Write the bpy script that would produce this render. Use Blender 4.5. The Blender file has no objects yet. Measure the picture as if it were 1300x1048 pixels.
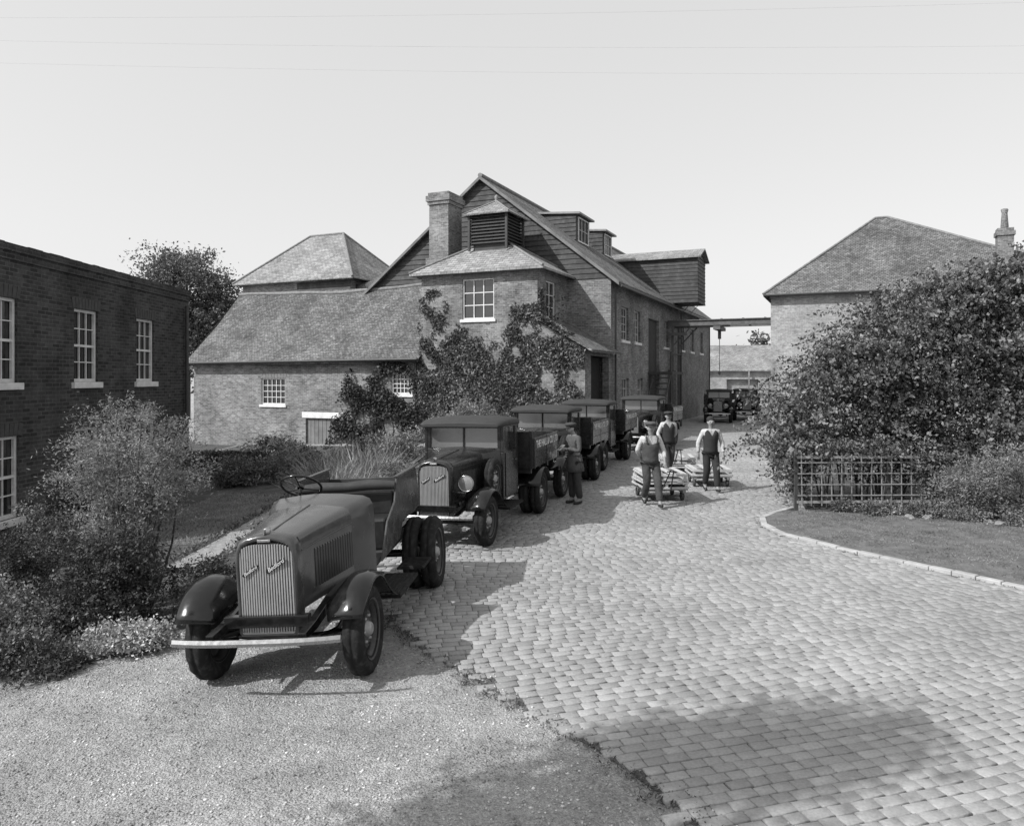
import bpy, math, random
import numpy as np
from mathutils import Vector, Matrix
random.seed(7); rng=np.random.default_rng(7)
sc=bpy.context.scene
COL=sc.collection
F=950.0; H=2.7
def gz(x):
    return -0.055*min(max(-0.8-x,0.0),13.2)
def gzn(x):
    return -0.055*np.clip(-0.8-x,0.0,13.2)

# ---------------------------------------------------------------- materials
def nodes_of(name):
    m=bpy.data.materials.new(name); m.use_nodes=True
    nt=m.node_tree; b=nt.nodes['Principled BSDF']
    return m,nt.nodes,nt.links,b
def N(nd,t,**kw):
    n=nd.new(t)
    for k,v in kw.items(): setattr(n,k,v)
    return n
def mapr(nd,ln,src,a,b,c,d):
    n=nd.new('ShaderNodeMapRange'); n.inputs[1].default_value=a;n.inputs[2].default_value=b
    n.inputs[3].default_value=c;n.inputs[4].default_value=d
    ln.new(src,n.inputs[0]); return n.outputs[0]
def mth(nd,ln,op,a,b=None):
    n=nd.new('ShaderNodeMath'); n.operation=op
    for i,s in enumerate((a,b)):
        if s is None: continue
        if isinstance(s,(int,float)): n.inputs[i].default_value=s
        else: ln.new(s,n.inputs[i])
    return n.outputs[0]
def noise(nd,ln,vec,scale,detail=6,rough=.6):
    n=nd.new('ShaderNodeTexNoise'); n.inputs['Scale'].default_value=scale
    n.inputs['Detail'].default_value=detail; n.inputs['Roughness'].default_value=rough
    ln.new(vec,n.inputs['Vector']); return n.outputs['Fac']
def bumpn(nd,ln,h,b,strength,dist):
    n=nd.new('ShaderNodeBump'); n.inputs['Strength'].default_value=strength
    n.inputs['Distance'].default_value=dist; ln.new(h,n.inputs['Height']); ln.new(n.outputs[0],b.inputs['Normal'])
def plain(name,v,rough=.75,var=.25,s1=3.0,bump=.3,s2=60.0,dist=.004,metal=0,spec=.4,dust=0):
    m,nd,ln,b=nodes_of(name)
    tc=N(nd,'ShaderNodeTexCoord').outputs['Object']
    a=noise(nd,ln,tc,s1); c=mapr(nd,ln,a,.3,.7,v*(1-var),v*(1+var))
    if dust:
        d=noise(nd,ln,tc,s1*3.1); dd=mapr(nd,ln,d,.5,.75,0,dust)
        c=mth(nd,ln,'ADD',c,dd)
    ln.new(c,b.inputs['Base Color']); b.inputs['Roughness'].default_value=rough
    r=mapr(nd,ln,noise(nd,ln,tc,s1*4),.3,.7,max(rough-.1,.03),min(rough+.12,1)); ln.new(r,b.inputs['Roughness'])
    b.inputs['Metallic'].default_value=metal; b.inputs['Specular IOR Level'].default_value=spec
    if bump: bumpn(nd,ln,noise(nd,ln,tc,s2),b,bump,dist)
    return m
def brickm(name,c1,c2,mo,w=.23,h=.078,ms=.009,patch=.35,dist=.012,off=.5,tile=False,lichen=0):
    m,nd,ln,b=nodes_of(name)
    tcn=N(nd,'ShaderNodeTexCoord'); uv=tcn.outputs['UV']; ob=tcn.outputs['Object']
    nz=nd.new('ShaderNodeTexNoise'); nz.inputs['Scale'].default_value=.8; ln.new(ob,nz.inputs['Vector'])
    sub=nd.new('ShaderNodeVectorMath'); sub.operation='MULTIPLY_ADD'; ln.new(nz.outputs['Color'],sub.inputs[0])
    sub.inputs[1].default_value=(.05,.05,0) if tile else (.02,.02,0); ln.new(uv,sub.inputs[2])
    br=nd.new('ShaderNodeTexBrick'); br.offset=off
    ln.new(sub.outputs[0],br.inputs['Vector'])
    for k,v in (('Color1',c1),('Color2',c2),('Mortar',mo)): br.inputs[k].default_value=(v,v,v,1)
    for k,v in (('Scale',1),('Mortar Size',ms),('Mortar Smooth',.3),('Bias',0),('Brick Width',w),('Row Height',h)): br.inputs[k].default_value=v
    p=mapr(nd,ln,noise(nd,ln,ob,.7,8,.65),.3,.7,1-patch,1+patch)
    p2=mapr(nd,ln,noise(nd,ln,ob,9,5,.7),.3,.7,.75,1.25)
    pc=mth(nd,ln,'MULTIPLY',p,p2)
    col=mth(nd,ln,'MULTIPLY',br.outputs['Color'],pc)
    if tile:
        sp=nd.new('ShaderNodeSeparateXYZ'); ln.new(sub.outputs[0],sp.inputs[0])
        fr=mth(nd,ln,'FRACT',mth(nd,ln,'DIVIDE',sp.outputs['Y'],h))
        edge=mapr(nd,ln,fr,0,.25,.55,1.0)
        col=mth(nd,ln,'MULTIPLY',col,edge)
    if lichen:
        l=mapr(nd,ln,noise(nd,ln,ob,4.5,6,.75),.56,.66,0,lichen); col=mth(nd,ln,'ADD',col,l)
    ln.new(col,b.inputs['Base Color']); b.inputs['Roughness'].default_value=.9; b.inputs['Specular IOR Level'].default_value=.2
    inv=mth(nd,ln,'SUBTRACT',1.0,br.outputs['Fac'])
    if tile: inv=mth(nd,ln,'SUBTRACT',inv,fr)
    hh=mth(nd,ln,'ADD',inv,mth(nd,ln,'MULTIPLY',noise(nd,ln,ob,30),.5))
    bumpn(nd,ln,hh,b,.8,dist)
    return m
def leafm(name,lo,hi,trans=.25,rough=.6):
    m,nd,ln,b=nodes_of(name)
    g=N(nd,'ShaderNodeNewGeometry'); tc=N(nd,'ShaderNodeTexCoord').outputs['Object']
    c=mapr(nd,ln,g.outputs['Random Per Island'],0,1,lo,hi)
    p=mapr(nd,ln,noise(nd,ln,tc,1.6,3),.35,.65,.55,1.45)
    c=mth(nd,ln,'MULTIPLY',c,p)
    ln.new(c,b.inputs['Base Color']); b.inputs['Roughness'].default_value=rough; b.inputs['Specular IOR Level'].default_value=.35
    t=nd.new('ShaderNodeBsdfTranslucent'); ln.new(c,t.inputs[0])
    mx=nd.new('ShaderNodeMixShader'); mx.inputs[0].default_value=trans
    ln.new(b.outputs[0],mx.inputs[1]); ln.new(t.outputs[0],mx.inputs[2])
    ln.new(mx.outputs[0],nd['Material Output'].inputs[0])
    return m

M_brick=brickm('old_stock_brick',.22,.105,.26,patch=.45)
M_brickd=brickm('shade_dark_brick',.065,.028,.09,patch=.45)  # house brick, with the shadow on its facade put into the colour
M_brickl=brickm('pale_brick',.35,.23,.37,patch=.35)
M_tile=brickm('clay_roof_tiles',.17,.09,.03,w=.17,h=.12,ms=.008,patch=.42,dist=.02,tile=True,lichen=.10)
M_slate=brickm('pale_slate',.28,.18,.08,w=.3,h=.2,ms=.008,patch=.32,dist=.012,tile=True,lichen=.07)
M_board=plain('tarred_weatherboard',.038,.7,.5,1.2,.5,22,.006,dust=.04)
M_boardw=plain('weathered_boards',.15,.8,.35,2,.4,30,.004)
M_white=plain('white_painted_wood',.58,.55,.18,5,.15,40,.002)
M_lead=plain('lead_flashing',.2,.6,.2,3)
M_glass=plain('window_glass',.02,.08,.3,2,.15,2.5,.01,spec=.8)
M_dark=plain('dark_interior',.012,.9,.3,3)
M_stone=plain('stone_sill',.42,.85,.2,5,.4,40)
M_iron=plain('painted_iron',.045,.5,.3,6,.2,30)
M_wire=plain('sunlit_pale_wire',.5,.6,.1,6,0)  # pale tone paints sunlight on the overhead wires
M_soil=plain('garden_soil',.07,.95,.5,2.5,1,25,.04)
M_bark=plain('bark',.07,.9,.4,8,1,30,.02)
M_blk=plain('black_gloss_paint',.007,.14,.3,3,.02,8,.002,spec=.5,dust=.008)
M_body=plain('grey_gloss_paint',.055,.20,.12,2,.02,8,.002,spec=.5,dust=.01)
M_bodyd=plain('dark_gloss_paint',.018,.24,.2,2,.02,8,.002,spec=.5,dust=.012)
M_chrome=plain('polished_metal',.42,.28,.12,6,.03,20,.001,metal=1)
M_slat=plain('nickel_slats',.30,.38,.12,6,.03,20,.001,metal=.3)
M_tyre=plain('tyre_rubber',.016,.9,.35,6,.4,60,.003,dust=.03,spec=.2)
M_rimm=plain('wheel_paint',.035,.4,.2,6,.05,20,dust=.03)
M_canvas=plain('cab_roof_fabric',.03,.75,.2,4,.3,90,.002)
M_wood=plain('pale_timber',.42,.8,.25,6,.3,40,.003)
M_woodd=plain('dark_timber',.045,.7,.3,5,.3,40,.003)
M_leather=plain('seat_leather',.02,.4,.3,5,.3,30)
M_let=plain('white_lettering',.55,.7,.15,9)
M_skin=plain('skin',.22,.6,.1,12,.1,60,.001)
M_shirt=plain('white_shirt_cloth',.42,.85,.25,8,.9,14,.035)
M_vest=plain('dark_wool_cloth',.025,.9,.2,8,.5,14,.02)
M_trou=plain('grey_trouser_cloth',.04,.9,.25,8,.7,12,.03)
M_over=plain('faded_overall_cloth',.05,.9,.3,8,.7,12,.03)
M_coat=plain('grey_jacket_cloth',.07,.9,.25,8,.7,12,.03)
M_boot=plain('boot_leather',.02,.5,.3,9)
M_rock=plain('rockery_stone',.22,.9,.4,4,.8,12,.03)
M_leaf=leafm('shrub_leaves',.04,.23); M_leafd=leafm('dark_leaves',.022,.10)
M_leaff=leafm('feathery_leaves',.09,.32,.35); M_ivy=leafm('ivy_leaves',.05,.23)
M_leafw=leafm('pale_flowers',.16,.6); M_grass=leafm('grass_blades',.10,.29,.35); M_tall=leafm('tall_dry_grass',.12,.36,.35)
M_far=leafm('far_leaves',.06,.16)
M_archm=plain('gauged_brick_arch',.16,.85,.3,9,.4,40)
M_archd=plain('dark_brick_arch',.055,.85,.3,9,.4,40)
M_ridge=plain('ridge_tiles',.17,.85,.3,6,.4,30)

def gravel():
    m,nd,ln,b=nodes_of('gravel')
    tc=N(nd,'ShaderNodeTexCoord').outputs['Object']
    v=nd.new('ShaderNodeTexVoronoi'); v.inputs['Scale'].default_value=60; ln.new(tc,v.inputs['Vector'])
    sp=nd.new('ShaderNodeSeparateXYZ'); ln.new(v.outputs['Color'],sp.inputs[0])
    c=mapr(nd,ln,sp.outputs[0],0,1,.31,.45)
    p=mapr(nd,ln,noise(nd,ln,tc,.8,8,.7),.32,.68,.72,1.15)
    p3=mapr(nd,ln,noise(nd,ln,tc,14,6,.75),.3,.7,.72,1.2)
    c=mth(nd,ln,'MULTIPLY',mth(nd,ln,'MULTIPLY',c,p),p3); ln.new(c,b.inputs['Base Color'])
    b.inputs['Roughness'].default_value=.95; b.inputs['Specular IOR Level'].default_value=.15
    h=mth(nd,ln,'ADD',mth(nd,ln,'MULTIPLY',v.outputs['Distance'],-.6),mth(nd,ln,'MULTIPLY',noise(nd,ln,tc,9,8,.7),2.6))
    bumpn(nd,ln,h,b,1,.028); return m
M_gravel=gravel()
def settm():
    m,nd,ln,b=nodes_of('granite_setts')
    tc=N(nd,'ShaderNodeTexCoord').outputs['Object']; g=N(nd,'ShaderNodeNewGeometry')
    c=mapr(nd,ln,g.outputs['Random Per Island'],0,1,.22,.30)
    p=mapr(nd,ln,noise(nd,ln,tc,.45,7,.65),.3,.7,.78,1.18)
    p2=mapr(nd,ln,noise(nd,ln,tc,45,4,.7),.3,.7,.82,1.18)
    c=mth(nd,ln,'MULTIPLY',mth(nd,ln,'MULTIPLY',c,p),p2); ln.new(c,b.inputs['Base Color'])
    b.inputs['Roughness'].default_value=.65; b.inputs['Specular IOR Level'].default_value=.35
    bumpn(nd,ln,noise(nd,ln,tc,30,6,.7),b,.6,.010); return m
M_sett=settm()
M_joint=plain('sett_joint_dirt',.085,.95,.4,1.2,1,60,.012)
M_lawn=plain('lawn_soil',.15,.95,.35,4,1,70,.03)
M_kerb=plain('kerb_stone',.33,.85,.25,3,.5,30)

# ---------------------------------------------------------------- mesh helpers
class MB:
    def __init__(s): s.v=[];s.f=[];s.m=[];s.s=[]
    def add(s,vs,fs,mat=0,smooth=False,M=None):
        o=len(s.v)
        for p in vs:
            p=Vector(p)
            if M is not None: p=M@p
            s.v.append(tuple(p))
        for f in fs: s.f.append(tuple(o+i for i in f)); s.m.append(mat); s.s.append(smooth)
    def box(s,x0,x1,y0,y1,z0,z1,mat=0,M=None):
        vs=[(x0,y0,z0),(x1,y0,z0),(x1,y1,z0),(x0,y1,z0),(x0,y0,z1),(x1,y0,z1),(x1,y1,z1),(x0,y1,z1)]
        s.add(vs,[(0,3,2,1),(4,5,6,7),(0,1,5,4),(1,2,6,5),(2,3,7,6),(3,0,4,7)],mat,False,M)
    def quad(s,a,b,c,d,mat=0): s.add([a,b,c,d],[(0,1,2,3)],mat)
    def slab(s,pts,th,mat=0):
        n=len(pts); lo=[(p[0],p[1],p[2]-th) for p in pts]
        fs=[tuple(range(n)),tuple(range(2*n-1,n-1,-1))]+[(i,n+i,n+(i+1)%n,(i+1)%n) for i in range(n)]
        s.add(list(pts)+lo,fs,mat)
    def prism(s,poly,x0,x1,axis='x',mat=0):
        n=len(poly)
        if axis=='x': a=[(x0,p[0],p[1]) for p in poly]+[(x1,p[0],p[1]) for p in poly]
        elif axis=='y': a=[(p[0],x0,p[1]) for p in poly]+[(p[0],x1,p[1]) for p in poly]
        else: a=[(p[0],p[1],x0) for p in poly]+[(p[0],p[1],x1) for p in poly]
        s.add(a,[tuple(range(n)),tuple(range(2*n-1,n-1,-1))]+[(i,n+i,n+(i+1)%n,(i+1)%n) for i in range(n)],mat)
    def tube(s,pts,r,n=8,mat=0,cap=True):
        pts=[Vector(p) for p in pts]; rs=r if isinstance(r,(list,tuple)) else [r]*len(pts)
        vs=[];fs=[]
        for i,p in enumerate(pts):
            d=(pts[min(i+1,len(pts)-1)]-pts[max(i-1,0)]).normalized()
            a=d.cross(Vector((0,0,1)))
            if a.length<.05: a=d.cross(Vector((0,1,0)))
            a.normalize(); b=d.cross(a)
            for k in range(n):
                t=2*math.pi*k/n; vs.append(p+a*(rs[i]*math.cos(t))+b*(rs[i]*math.sin(t)))
        for i in range(len(pts)-1):
            for k in range(n):
                fs.append((i*n+k,i*n+(k+1)%n,(i+1)*n+(k+1)%n,(i+1)*n+k))
        s.add(vs,fs,mat,True)
        if cap:
            s.add(vs[:n],[tuple(range(n))],mat); s.add(vs[-n:],[tuple(range(n-1,-1,-1))],mat)
    def lathe(s,prof,n=32,axis='x',c=(0,0,0),mat=0,tread=None,M=None):
        vs=[];fs=[]
        for j,(a,r) in enumerate(prof):
            for k in range(n):
                t=2*math.pi*k/n; rr=r
                if tread and j in tread and (k%4)<2: rr=r-.012
                q=(a,rr*math.cos(t),rr*math.sin(t))
                if axis=='y': q=(q[1],q[0],q[2])
                elif axis=='z': q=(q[1],q[2],q[0])
                vs.append((q[0]+c[0],q[1]+c[1],q[2]+c[2]))
        for j in range(len(prof)-1):
            for k in range(n): fs.append((j*n+k,j*n+(k+1)%n,(j+1)*n+(k+1)%n,(j+1)*n+k))
        s.add(vs,fs,mat,True,M)
    def loft(s,secs,mat=0,smooth=True,close=False):
        n=len(secs[0]); vs=[p for q in secs for p in q]; fs=[]
        for i in range(len(secs)-1):
            for k in range(n if close else n-1): fs.append((i*n+k,i*n+(k+1)%n,(i+1)*n+(k+1)%n,(i+1)*n+k))
        s.add(vs,fs,mat,smooth)
    def obj(s,name,mats,parent=None,loc=(0,0,0),rz=0,rot=None,bevel=0,solid=0):
        me=bpy.data.meshes.new(name); me.from_pydata(s.v,[],s.f)
        me.polygons.foreach_set('material_index',s.m); me.polygons.foreach_set('use_smooth',s.s)
        uvl=me.uv_layers.new(name='UVMap'); data=uvl.data
        Z=Vector((0,0,1))
        for p in me.polygons:
            n=p.normal
            if abs(n.z)>.985: t=Vector((1,0,0)); w=Vector((0,1,0))
            else:
                t=Z.cross(n).normalized(); w=n.cross(t)
            for li in p.loop_indices:
                co=me.vertices[me.loops[li].vertex_index].co
                data[li].uv=(co.dot(t),co.dot(w))
        for m in (mats if isinstance(mats,(list,tuple)) else [mats]): me.materials.append(m)
        me.update()
        ob=bpy.data.objects.new(name,me); COL.objects.link(ob)
        ob.location=loc; ob.rotation_euler=rot if rot else (0,0,rz)
        if parent: ob.parent=parent
        if bevel:
            b=ob.modifiers.new('bevel','BEVEL'); b.width=bevel; b.segments=2; b.limit_method='ANGLE'; b.angle_limit=math.radians(35)
        if solid:
            b=ob.modifiers.new('solid','SOLIDIFY'); b.thickness=solid
        return ob
def np_mesh(name,V,Q,mat,parent=None,kind=None,mats=None):
    me=bpy.data.meshes.new(name); k=Q.shape[1]
    me.vertices.add(len(V)); me.vertices.foreach_set('co',V.astype(np.float32).ravel())
    me.loops.add(Q.size); me.loops.foreach_set('vertex_index',Q.astype(np.int32).ravel())
    me.polygons.add(len(Q)); me.polygons.foreach_set('loop_start',np.arange(0,Q.size,k,dtype=np.int32))
    me.update(calc_edges=True); me.validate()
    me.materials.append(mat)
    ob=bpy.data.objects.new(name,me); COL.objects.link(ob)
    if parent: ob.parent=parent
    return ob
def tag(ob,label,cat,group=None,kind=None):
    ob['label']=label; ob['category']=cat
    if group: ob['group']=group
    if kind: ob['kind']=kind
    return ob
def empty(name,loc=(0,0,0),rot=(0,0,0),parent=None):
    e=bpy.data.objects.new(name,None); COL.objects.link(e); e.location=loc; e.rotation_euler=rot
    e.empty_display_size=.2
    if parent: e.parent=parent
    return e
def deep_copy(root,loc,rot):
    def rec(o,par):
        c=o.copy(); COL.objects.link(c)
        if par is not None: c.parent=par
        for ch in list(o.children): rec(ch,c)
        return c
    r=rec(root,None); r.location=loc; r.rotation_euler=rot
    return r
def text_obj(s,size,loc,rot,mat,parent,name='lettering',ext=.003,shear=0,sx=1,off=.03):
    cu=bpy.data.curves.new('t','FONT'); cu.body=s; cu.size=size; cu.extrude=ext; cu.align_x='CENTER'; cu.align_y='CENTER'; cu.shear=shear
    cu.offset=size*off
    o=bpy.data.objects.new('t',cu); COL.objects.link(o)
    bpy.context.view_layer.update()
    me=bpy.data.meshes.new_from_object(o.evaluated_get(bpy.context.evaluated_depsgraph_get()))
    bpy.data.objects.remove(o)
    me.name=name; me.materials.clear(); me.materials.append(mat)
    ob=bpy.data.objects.new(name,me); COL.objects.link(ob); ob.location=loc; ob.rotation_euler=rot; ob.scale=(sx,1,1); ob.parent=parent
    return ob
# ---------------------------------------------------------------- foliage
def unit(n):
    d=rng.normal(size=(n,3)); return d/np.linalg.norm(d,axis=1,keepdims=True)
def leafmesh(name,P,size,mat,up=0.0,aspect=.55,parent=None,out=None):
    n=len(P); a=unit(n); a[:,2]=a[:,2]*(1-up)+up*1.2
    a/=np.linalg.norm(a,axis=1,keepdims=True)
    c=unit(n); b=np.cross(a,c); b/=np.linalg.norm(b,axis=1,keepdims=True)
    s=(size*(.55+.9*rng.random(n)))[:,None]
    V=np.stack([P,P+a*s*.5+b*s*aspect*.5,P+a*s,P+a*s*.5-b*s*aspect*.5],1).reshape(-1,3)
    Q=np.arange(4*n).reshape(n,4)
    return np_mesh(name,V,Q,mat,parent)
def clumps(blobs,n,cr,per=60,inner=.35,zmin=None):
    w=np.array([(b[3]*b[4]*b[5])**(2/3) for b in blobs]); w/=w.sum(); out=[]
    for b,ww in zip(blobs,w):
        k=max(int(n*ww/per),1)
        d=unit(k); r=(inner+(1-inner)*rng.random(k)**.6)*(1+.14*rng.normal(size=k))
        C=np.array(b[:3])+d*r[:,None]*np.array(b[3:6])
        cs=cr*(.5+rng.random(k))
        P=C.repeat(per,0)+rng.normal(size=(k*per,3))*cs.repeat(per)[:,None]*np.array([1,1,.75])
        out.append(P)
    P=np.concatenate(out)
    if zmin is not None: P=P[P[:,2]>zmin]
    return P
def sprays(lb,m,L,per=40):
    out=[]
    for i in range(m):
        b=lb[rng.integers(len(lb))]; d=unit(1)[0]; d[2]=abs(d[2])*.8+.2
        p=np.array(b[:3])+d*np.array(b[3:6])*.8; t=np.linspace(0,1,per)[:,None]; l=L*(.4+rng.random())
        q=p+d*l*t+np.array([0,0,-.45*l])*t**2+rng.normal(size=(per,3))*.025
        out.append(q)
    return np.concatenate(out)
def shrub(name,label,cat,blobs,n,cr,size,mat,per=60,up=0,aspect=.55,inner=.35,stems=8,group=None,spr=None):
    bx=np.mean([b[0] for b in blobs]); by=np.mean([b[1] for b in blobs]); g=gz(bx)
    root=tag(empty(name,(bx,by,g)),label,cat,group)
    lb=[(b[0]-bx,b[1]-by,b[2]-g,*b[3:6]) for b in blobs]
    P=clumps(lb,n,cr,per,inner,zmin=.02)
    if spr: P=np.concatenate([P,sprays(lb,*spr)])
    leafmesh('foliage',P,size,mat,up,aspect,root)
    mb=MB()
    for i in range(stems):
        b=lb[i%len(lb)]; tgt=Vector(b[:3])+Vector((random.uniform(-.7,.7)*b[3],random.uniform(-.7,.7)*b[4],random.uniform(-.2,.75)*b[5]))
        s0=Vector((b[0]*.75+random.uniform(-.1,.1),b[1]*.75+random.uniform(-.1,.1),-.05))
        mid=(s0+tgt)/2+Vector((random.uniform(-.1,.1),random.uniform(-.1,.1),.1))
        mb.tube([s0,mid,tgt],[.022,.014,.005],6)
    mb.obj('stem',M_bark,root)
    return root
def tree(name,label,loc,h,blobs,n,cr,size,mat,tr=.25,per=80,limbs=14):
    root=tag(empty(name,loc),label,'tree')
    leafmesh('crown',clumps(blobs,n,cr,per,.3),size,mat,0,.6,root)
    mb=MB(); mb.tube([(0,0,-.3),(.1,0,h*.3),(0,.1,h*.65),(.1,0,h*.9)],[tr,tr*.75,tr*.5,tr*.12],10)
    for i in range(limbs):
        b=blobs[i%len(blobs)]; t=Vector(b[:3])+Vector((random.uniform(-.6,.6)*b[3],random.uniform(-.6,.6)*b[4],random.uniform(-.3,.6)*b[5]))
        z0=h*random.uniform(.25,.6); s0=Vector((.05,0,z0)); mid=(s0+t)/2+Vector((0,0,-.2))
        mb.tube([s0,mid,t],[tr*.4,tr*.25,tr*.06],6)
    mb.obj('trunk',M_bark,root); return root

# ---------------------------------------------------------------- world & sun
w=bpy.data.worlds.new('World'); sc.world=w; w.use_nodes=True
nd=w.node_tree.nodes; ln=w.node_tree.links; bg=nd['Background']
sk=nd.new('ShaderNodeTexSky'); sk.sky_type='NISHITA'; sk.sun_disc=False
ELEV=math.radians(41); sk.sun_elevation=ELEV; sk.sun_rotation=math.radians(242); sk.dust_density=3; sk.air_density=1.0; sk.ozone_density=1
bw=nd.new('ShaderNodeRGBToBW'); ln.new(sk.outputs[0],bw.inputs[0])
hz=nd.new('ShaderNodeMath'); hz.operation='MULTIPLY_ADD'; ln.new(bw.outputs[0],hz.inputs[0]); hz.inputs[1].default_value=.75; hz.inputs[2].default_value=4.75
ln.new(hz.outputs[0],bg.inputs[0]); bg.inputs[1].default_value=.12
sd=bpy.data.lights.new('sun','SUN'); sd.energy=5.0; sd.angle=math.radians(.5); sd.color=(1,1,1)
so=bpy.data.objects.new('sun',sd); COL.objects.link(so)
hd=Vector((.88,.47,0)).normalized(); d=hd*math.cos(ELEV)+Vector((0,0,-math.sin(ELEV)))
so.rotation_euler=d.to_track_quat('-Z','Y').to_euler(); so.location=(-20,-10,30)
cam=bpy.data.cameras.new('camera'); co=bpy.data.objects.new('camera',cam); COL.objects.link(co)
co.location=(0,0,H); co.rotation_euler=(math.radians(90),0,0); cam.sensor_width=36; cam.lens=F/1300*36
cam.shift_y=-(524-480)/1300; cam.clip_end=3000; cam.clip_start=.05; sc.camera=co
sc.view_settings.view_transform='Standard'; sc.view_settings.look='None'; sc.view_settings.exposure=0

# ---------------------------------------------------------------- ground
xs=[-900,-300,-100,-50,-30,-20,-14]+[x for x in np.arange(-13.5,-.9,.5)]+[-.8]+[x for x in np.arange(0,30,1.0)]+[40,60,100,300,900]
ys=[-200,-60,-20,-5]+list(np.arange(-3,40,1.0))+[50,70,100,200,500,1500]
V=np.array([(x,y,gz(x)) for y in ys for x in xs]); nx=len(xs)
Q=np.array([(j*nx+i,j*nx+i+1,(j+1)*nx+i+1,(j+1)*nx+i) for j in range(len(ys)-1) for i in range(nx-1)])
g=np_mesh('ground',V,Q,M_gravel); tag(g,'pale loose gravel ground around the paved yard','ground',kind='structure')

def polysheet(name,poly,dz,mat,label,cat='ground'):
    mb=MB(); mb.add([(x,y,gz(x)+dz) for x,y in poly],[tuple(range(len(poly)))]); o=mb.obj(name,mat); tag(o,label,cat,kind='structure'); return o
left_edge=[(2.4,1.5),(1.35,4.2),(.65,5.38),(0,6.26),(-.84,7.35),(-1.35,8.4),(-1.9,10),(-2.2,12.5),(-1.8,15),(-.4,19),(1.5,24),(2.6,28),(3.0,30.2),(4.5,33.6),(15.1,57.5)]
right_edge=[(20,57.5),(13.5,39.3),(10.6,31),(8.6,25),(6.6,18.5),(5.75,15.4),(5.2,14.9),(4.75,14.3),(4.55,13.6),(4.62,12.8),(5.1,11.75),(5.85,10.5),(6.7,9.2),(7.8,7.8),(9.4,6.0),(11,3),(11,1.5)]
roadpoly=left_edge+right_edge
def in_poly(x,y,poly):
    x=np.asarray(x);y=np.asarray(y);c=np.zeros(x.shape,bool);n=len(poly)
    for i in range(n):
        x1,y1=poly[i];x2,y2=poly[(i+1)%n]
        cond=((y1>y)!=(y2>y))&(x<(x2-x1)*(y-y1)/(y2-y1+1e-12)+x1); c^=cond
    return c
mb=MB()
Ly=[p[1] for p in left_edge];Lx=[p[0] for p in left_edge]
Ry=[p[1] for p in right_edge][::-1];Rx=[p[0] for p in right_edge][::-1]
yy=list(np.linspace(1.5,20,60))+list(np.linspace(20.5,57.5,40))
for a,b in zip(yy[:-1],yy[1:]):
    la,lb=np.interp(a,Ly,Lx),np.interp(b,Ly,Lx); ra,rb=np.interp(a,Ry,Rx),np.interp(b,Ry,Rx)
    if min(la,lb)<-.8:
        ma=max(la,-.8);mbb=max(lb,-.8)
        mb.quad((la,a,gz(la)+.010),(ma,a,gz(ma)+.010),(mbb,b,gz(mbb)+.010),(lb,b,gz(lb)+.010)); la,lb=ma,mbb
    mb.quad((la,a,.010),(ra,a,.010),(rb,b,.010),(lb,b,.010))
tag(mb.obj('road',M_joint),'dusty bed of the sett-paved yard road','road',kind='structure')
# setts
cx,cy=4.9,-1.5; s=0
th0,th1=math.radians(-16),math.radians(24)
rows=[]
while cy<57:
    t=min(max((s-8.5)/13,0),1); th=th0+(th1-th0)*t
    st=.106 if s<30 else .15
    rows.append((cx,cy,th,st)); cx+=math.sin(th)*st; cy+=math.cos(th)*st; s+=st
Cs=[]
for (rx,ry,th,st) in rows:
    m_=118; lens=rng.uniform(.125,.20,size=m_); pos=-9.3+rng.random()*.2+np.cumsum(lens)
    wv=.03*np.sin(pos*.9+ry*.35)+.012*np.sin(pos*2.3+ry)+.05*(pos/6)**2
    p=pos-lens/2
    Cs.append(np.stack([rx+math.cos(th)*p+math.sin(th)*wv,ry-math.sin(th)*p+math.cos(th)*wv,th+rng.normal(size=m_)*.010,lens,np.full(m_,st)],1))
Cs=np.concatenate(Cs)
keep=in_poly(Cs[:,0]+rng.normal(size=len(Cs))*.05,Cs[:,1],roadpoly)
Cs=Cs[keep]; n=len(Cs)
hl=(Cs[:,3]/2-.0025)[:,None]; hw=(Cs[:,4]/2-.004+rng.normal(size=n)*.0012)[:,None]
wob=1+rng.normal(size=(n,4))*.022
sx=np.array([-1,1,1,-1]);sy=np.array([-1,-1,1,1])
def ring(ins,z):
    lx=sx*(hl-ins)*wob; ly=sy*(hw-ins)*wob; c=np.cos(Cs[:,2])[:,None];s_=np.sin(Cs[:,2])[:,None]
    X=Cs[:,0:1]+c*lx+s_*ly; Y=Cs[:,1:2]-s_*lx+c*ly
    return np.stack([X,Y,gzn(X)+z],2)
zt=.024+rng.normal(size=(n,1))*.0022; tilt=rng.normal(size=(n,4))*.0013
R0=ring(0,0*zt+0*sx); R1=ring(.001,zt-.005+0*sx); R2=ring(.007,zt+tilt)
V=np.concatenate([R0,R1,R2],1).reshape(-1,3); base=(np.arange(n)*12)[:,None]
Q=[]
for k in range(4):
    k2=(k+1)%4
    Q.append(base+np.array([[k,k2,4+k2,4+k]])); Q.append(base+np.array([[4+k,4+k2,8+k2,8+k]]))
Q.append(base+np.array([[8,9,10,11]]))
o=np_mesh('road_setts',V,np.concatenate(Q),M_sett); tag(o,'worn granite setts laid in courses across the yard road','road',kind='structure')
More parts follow.
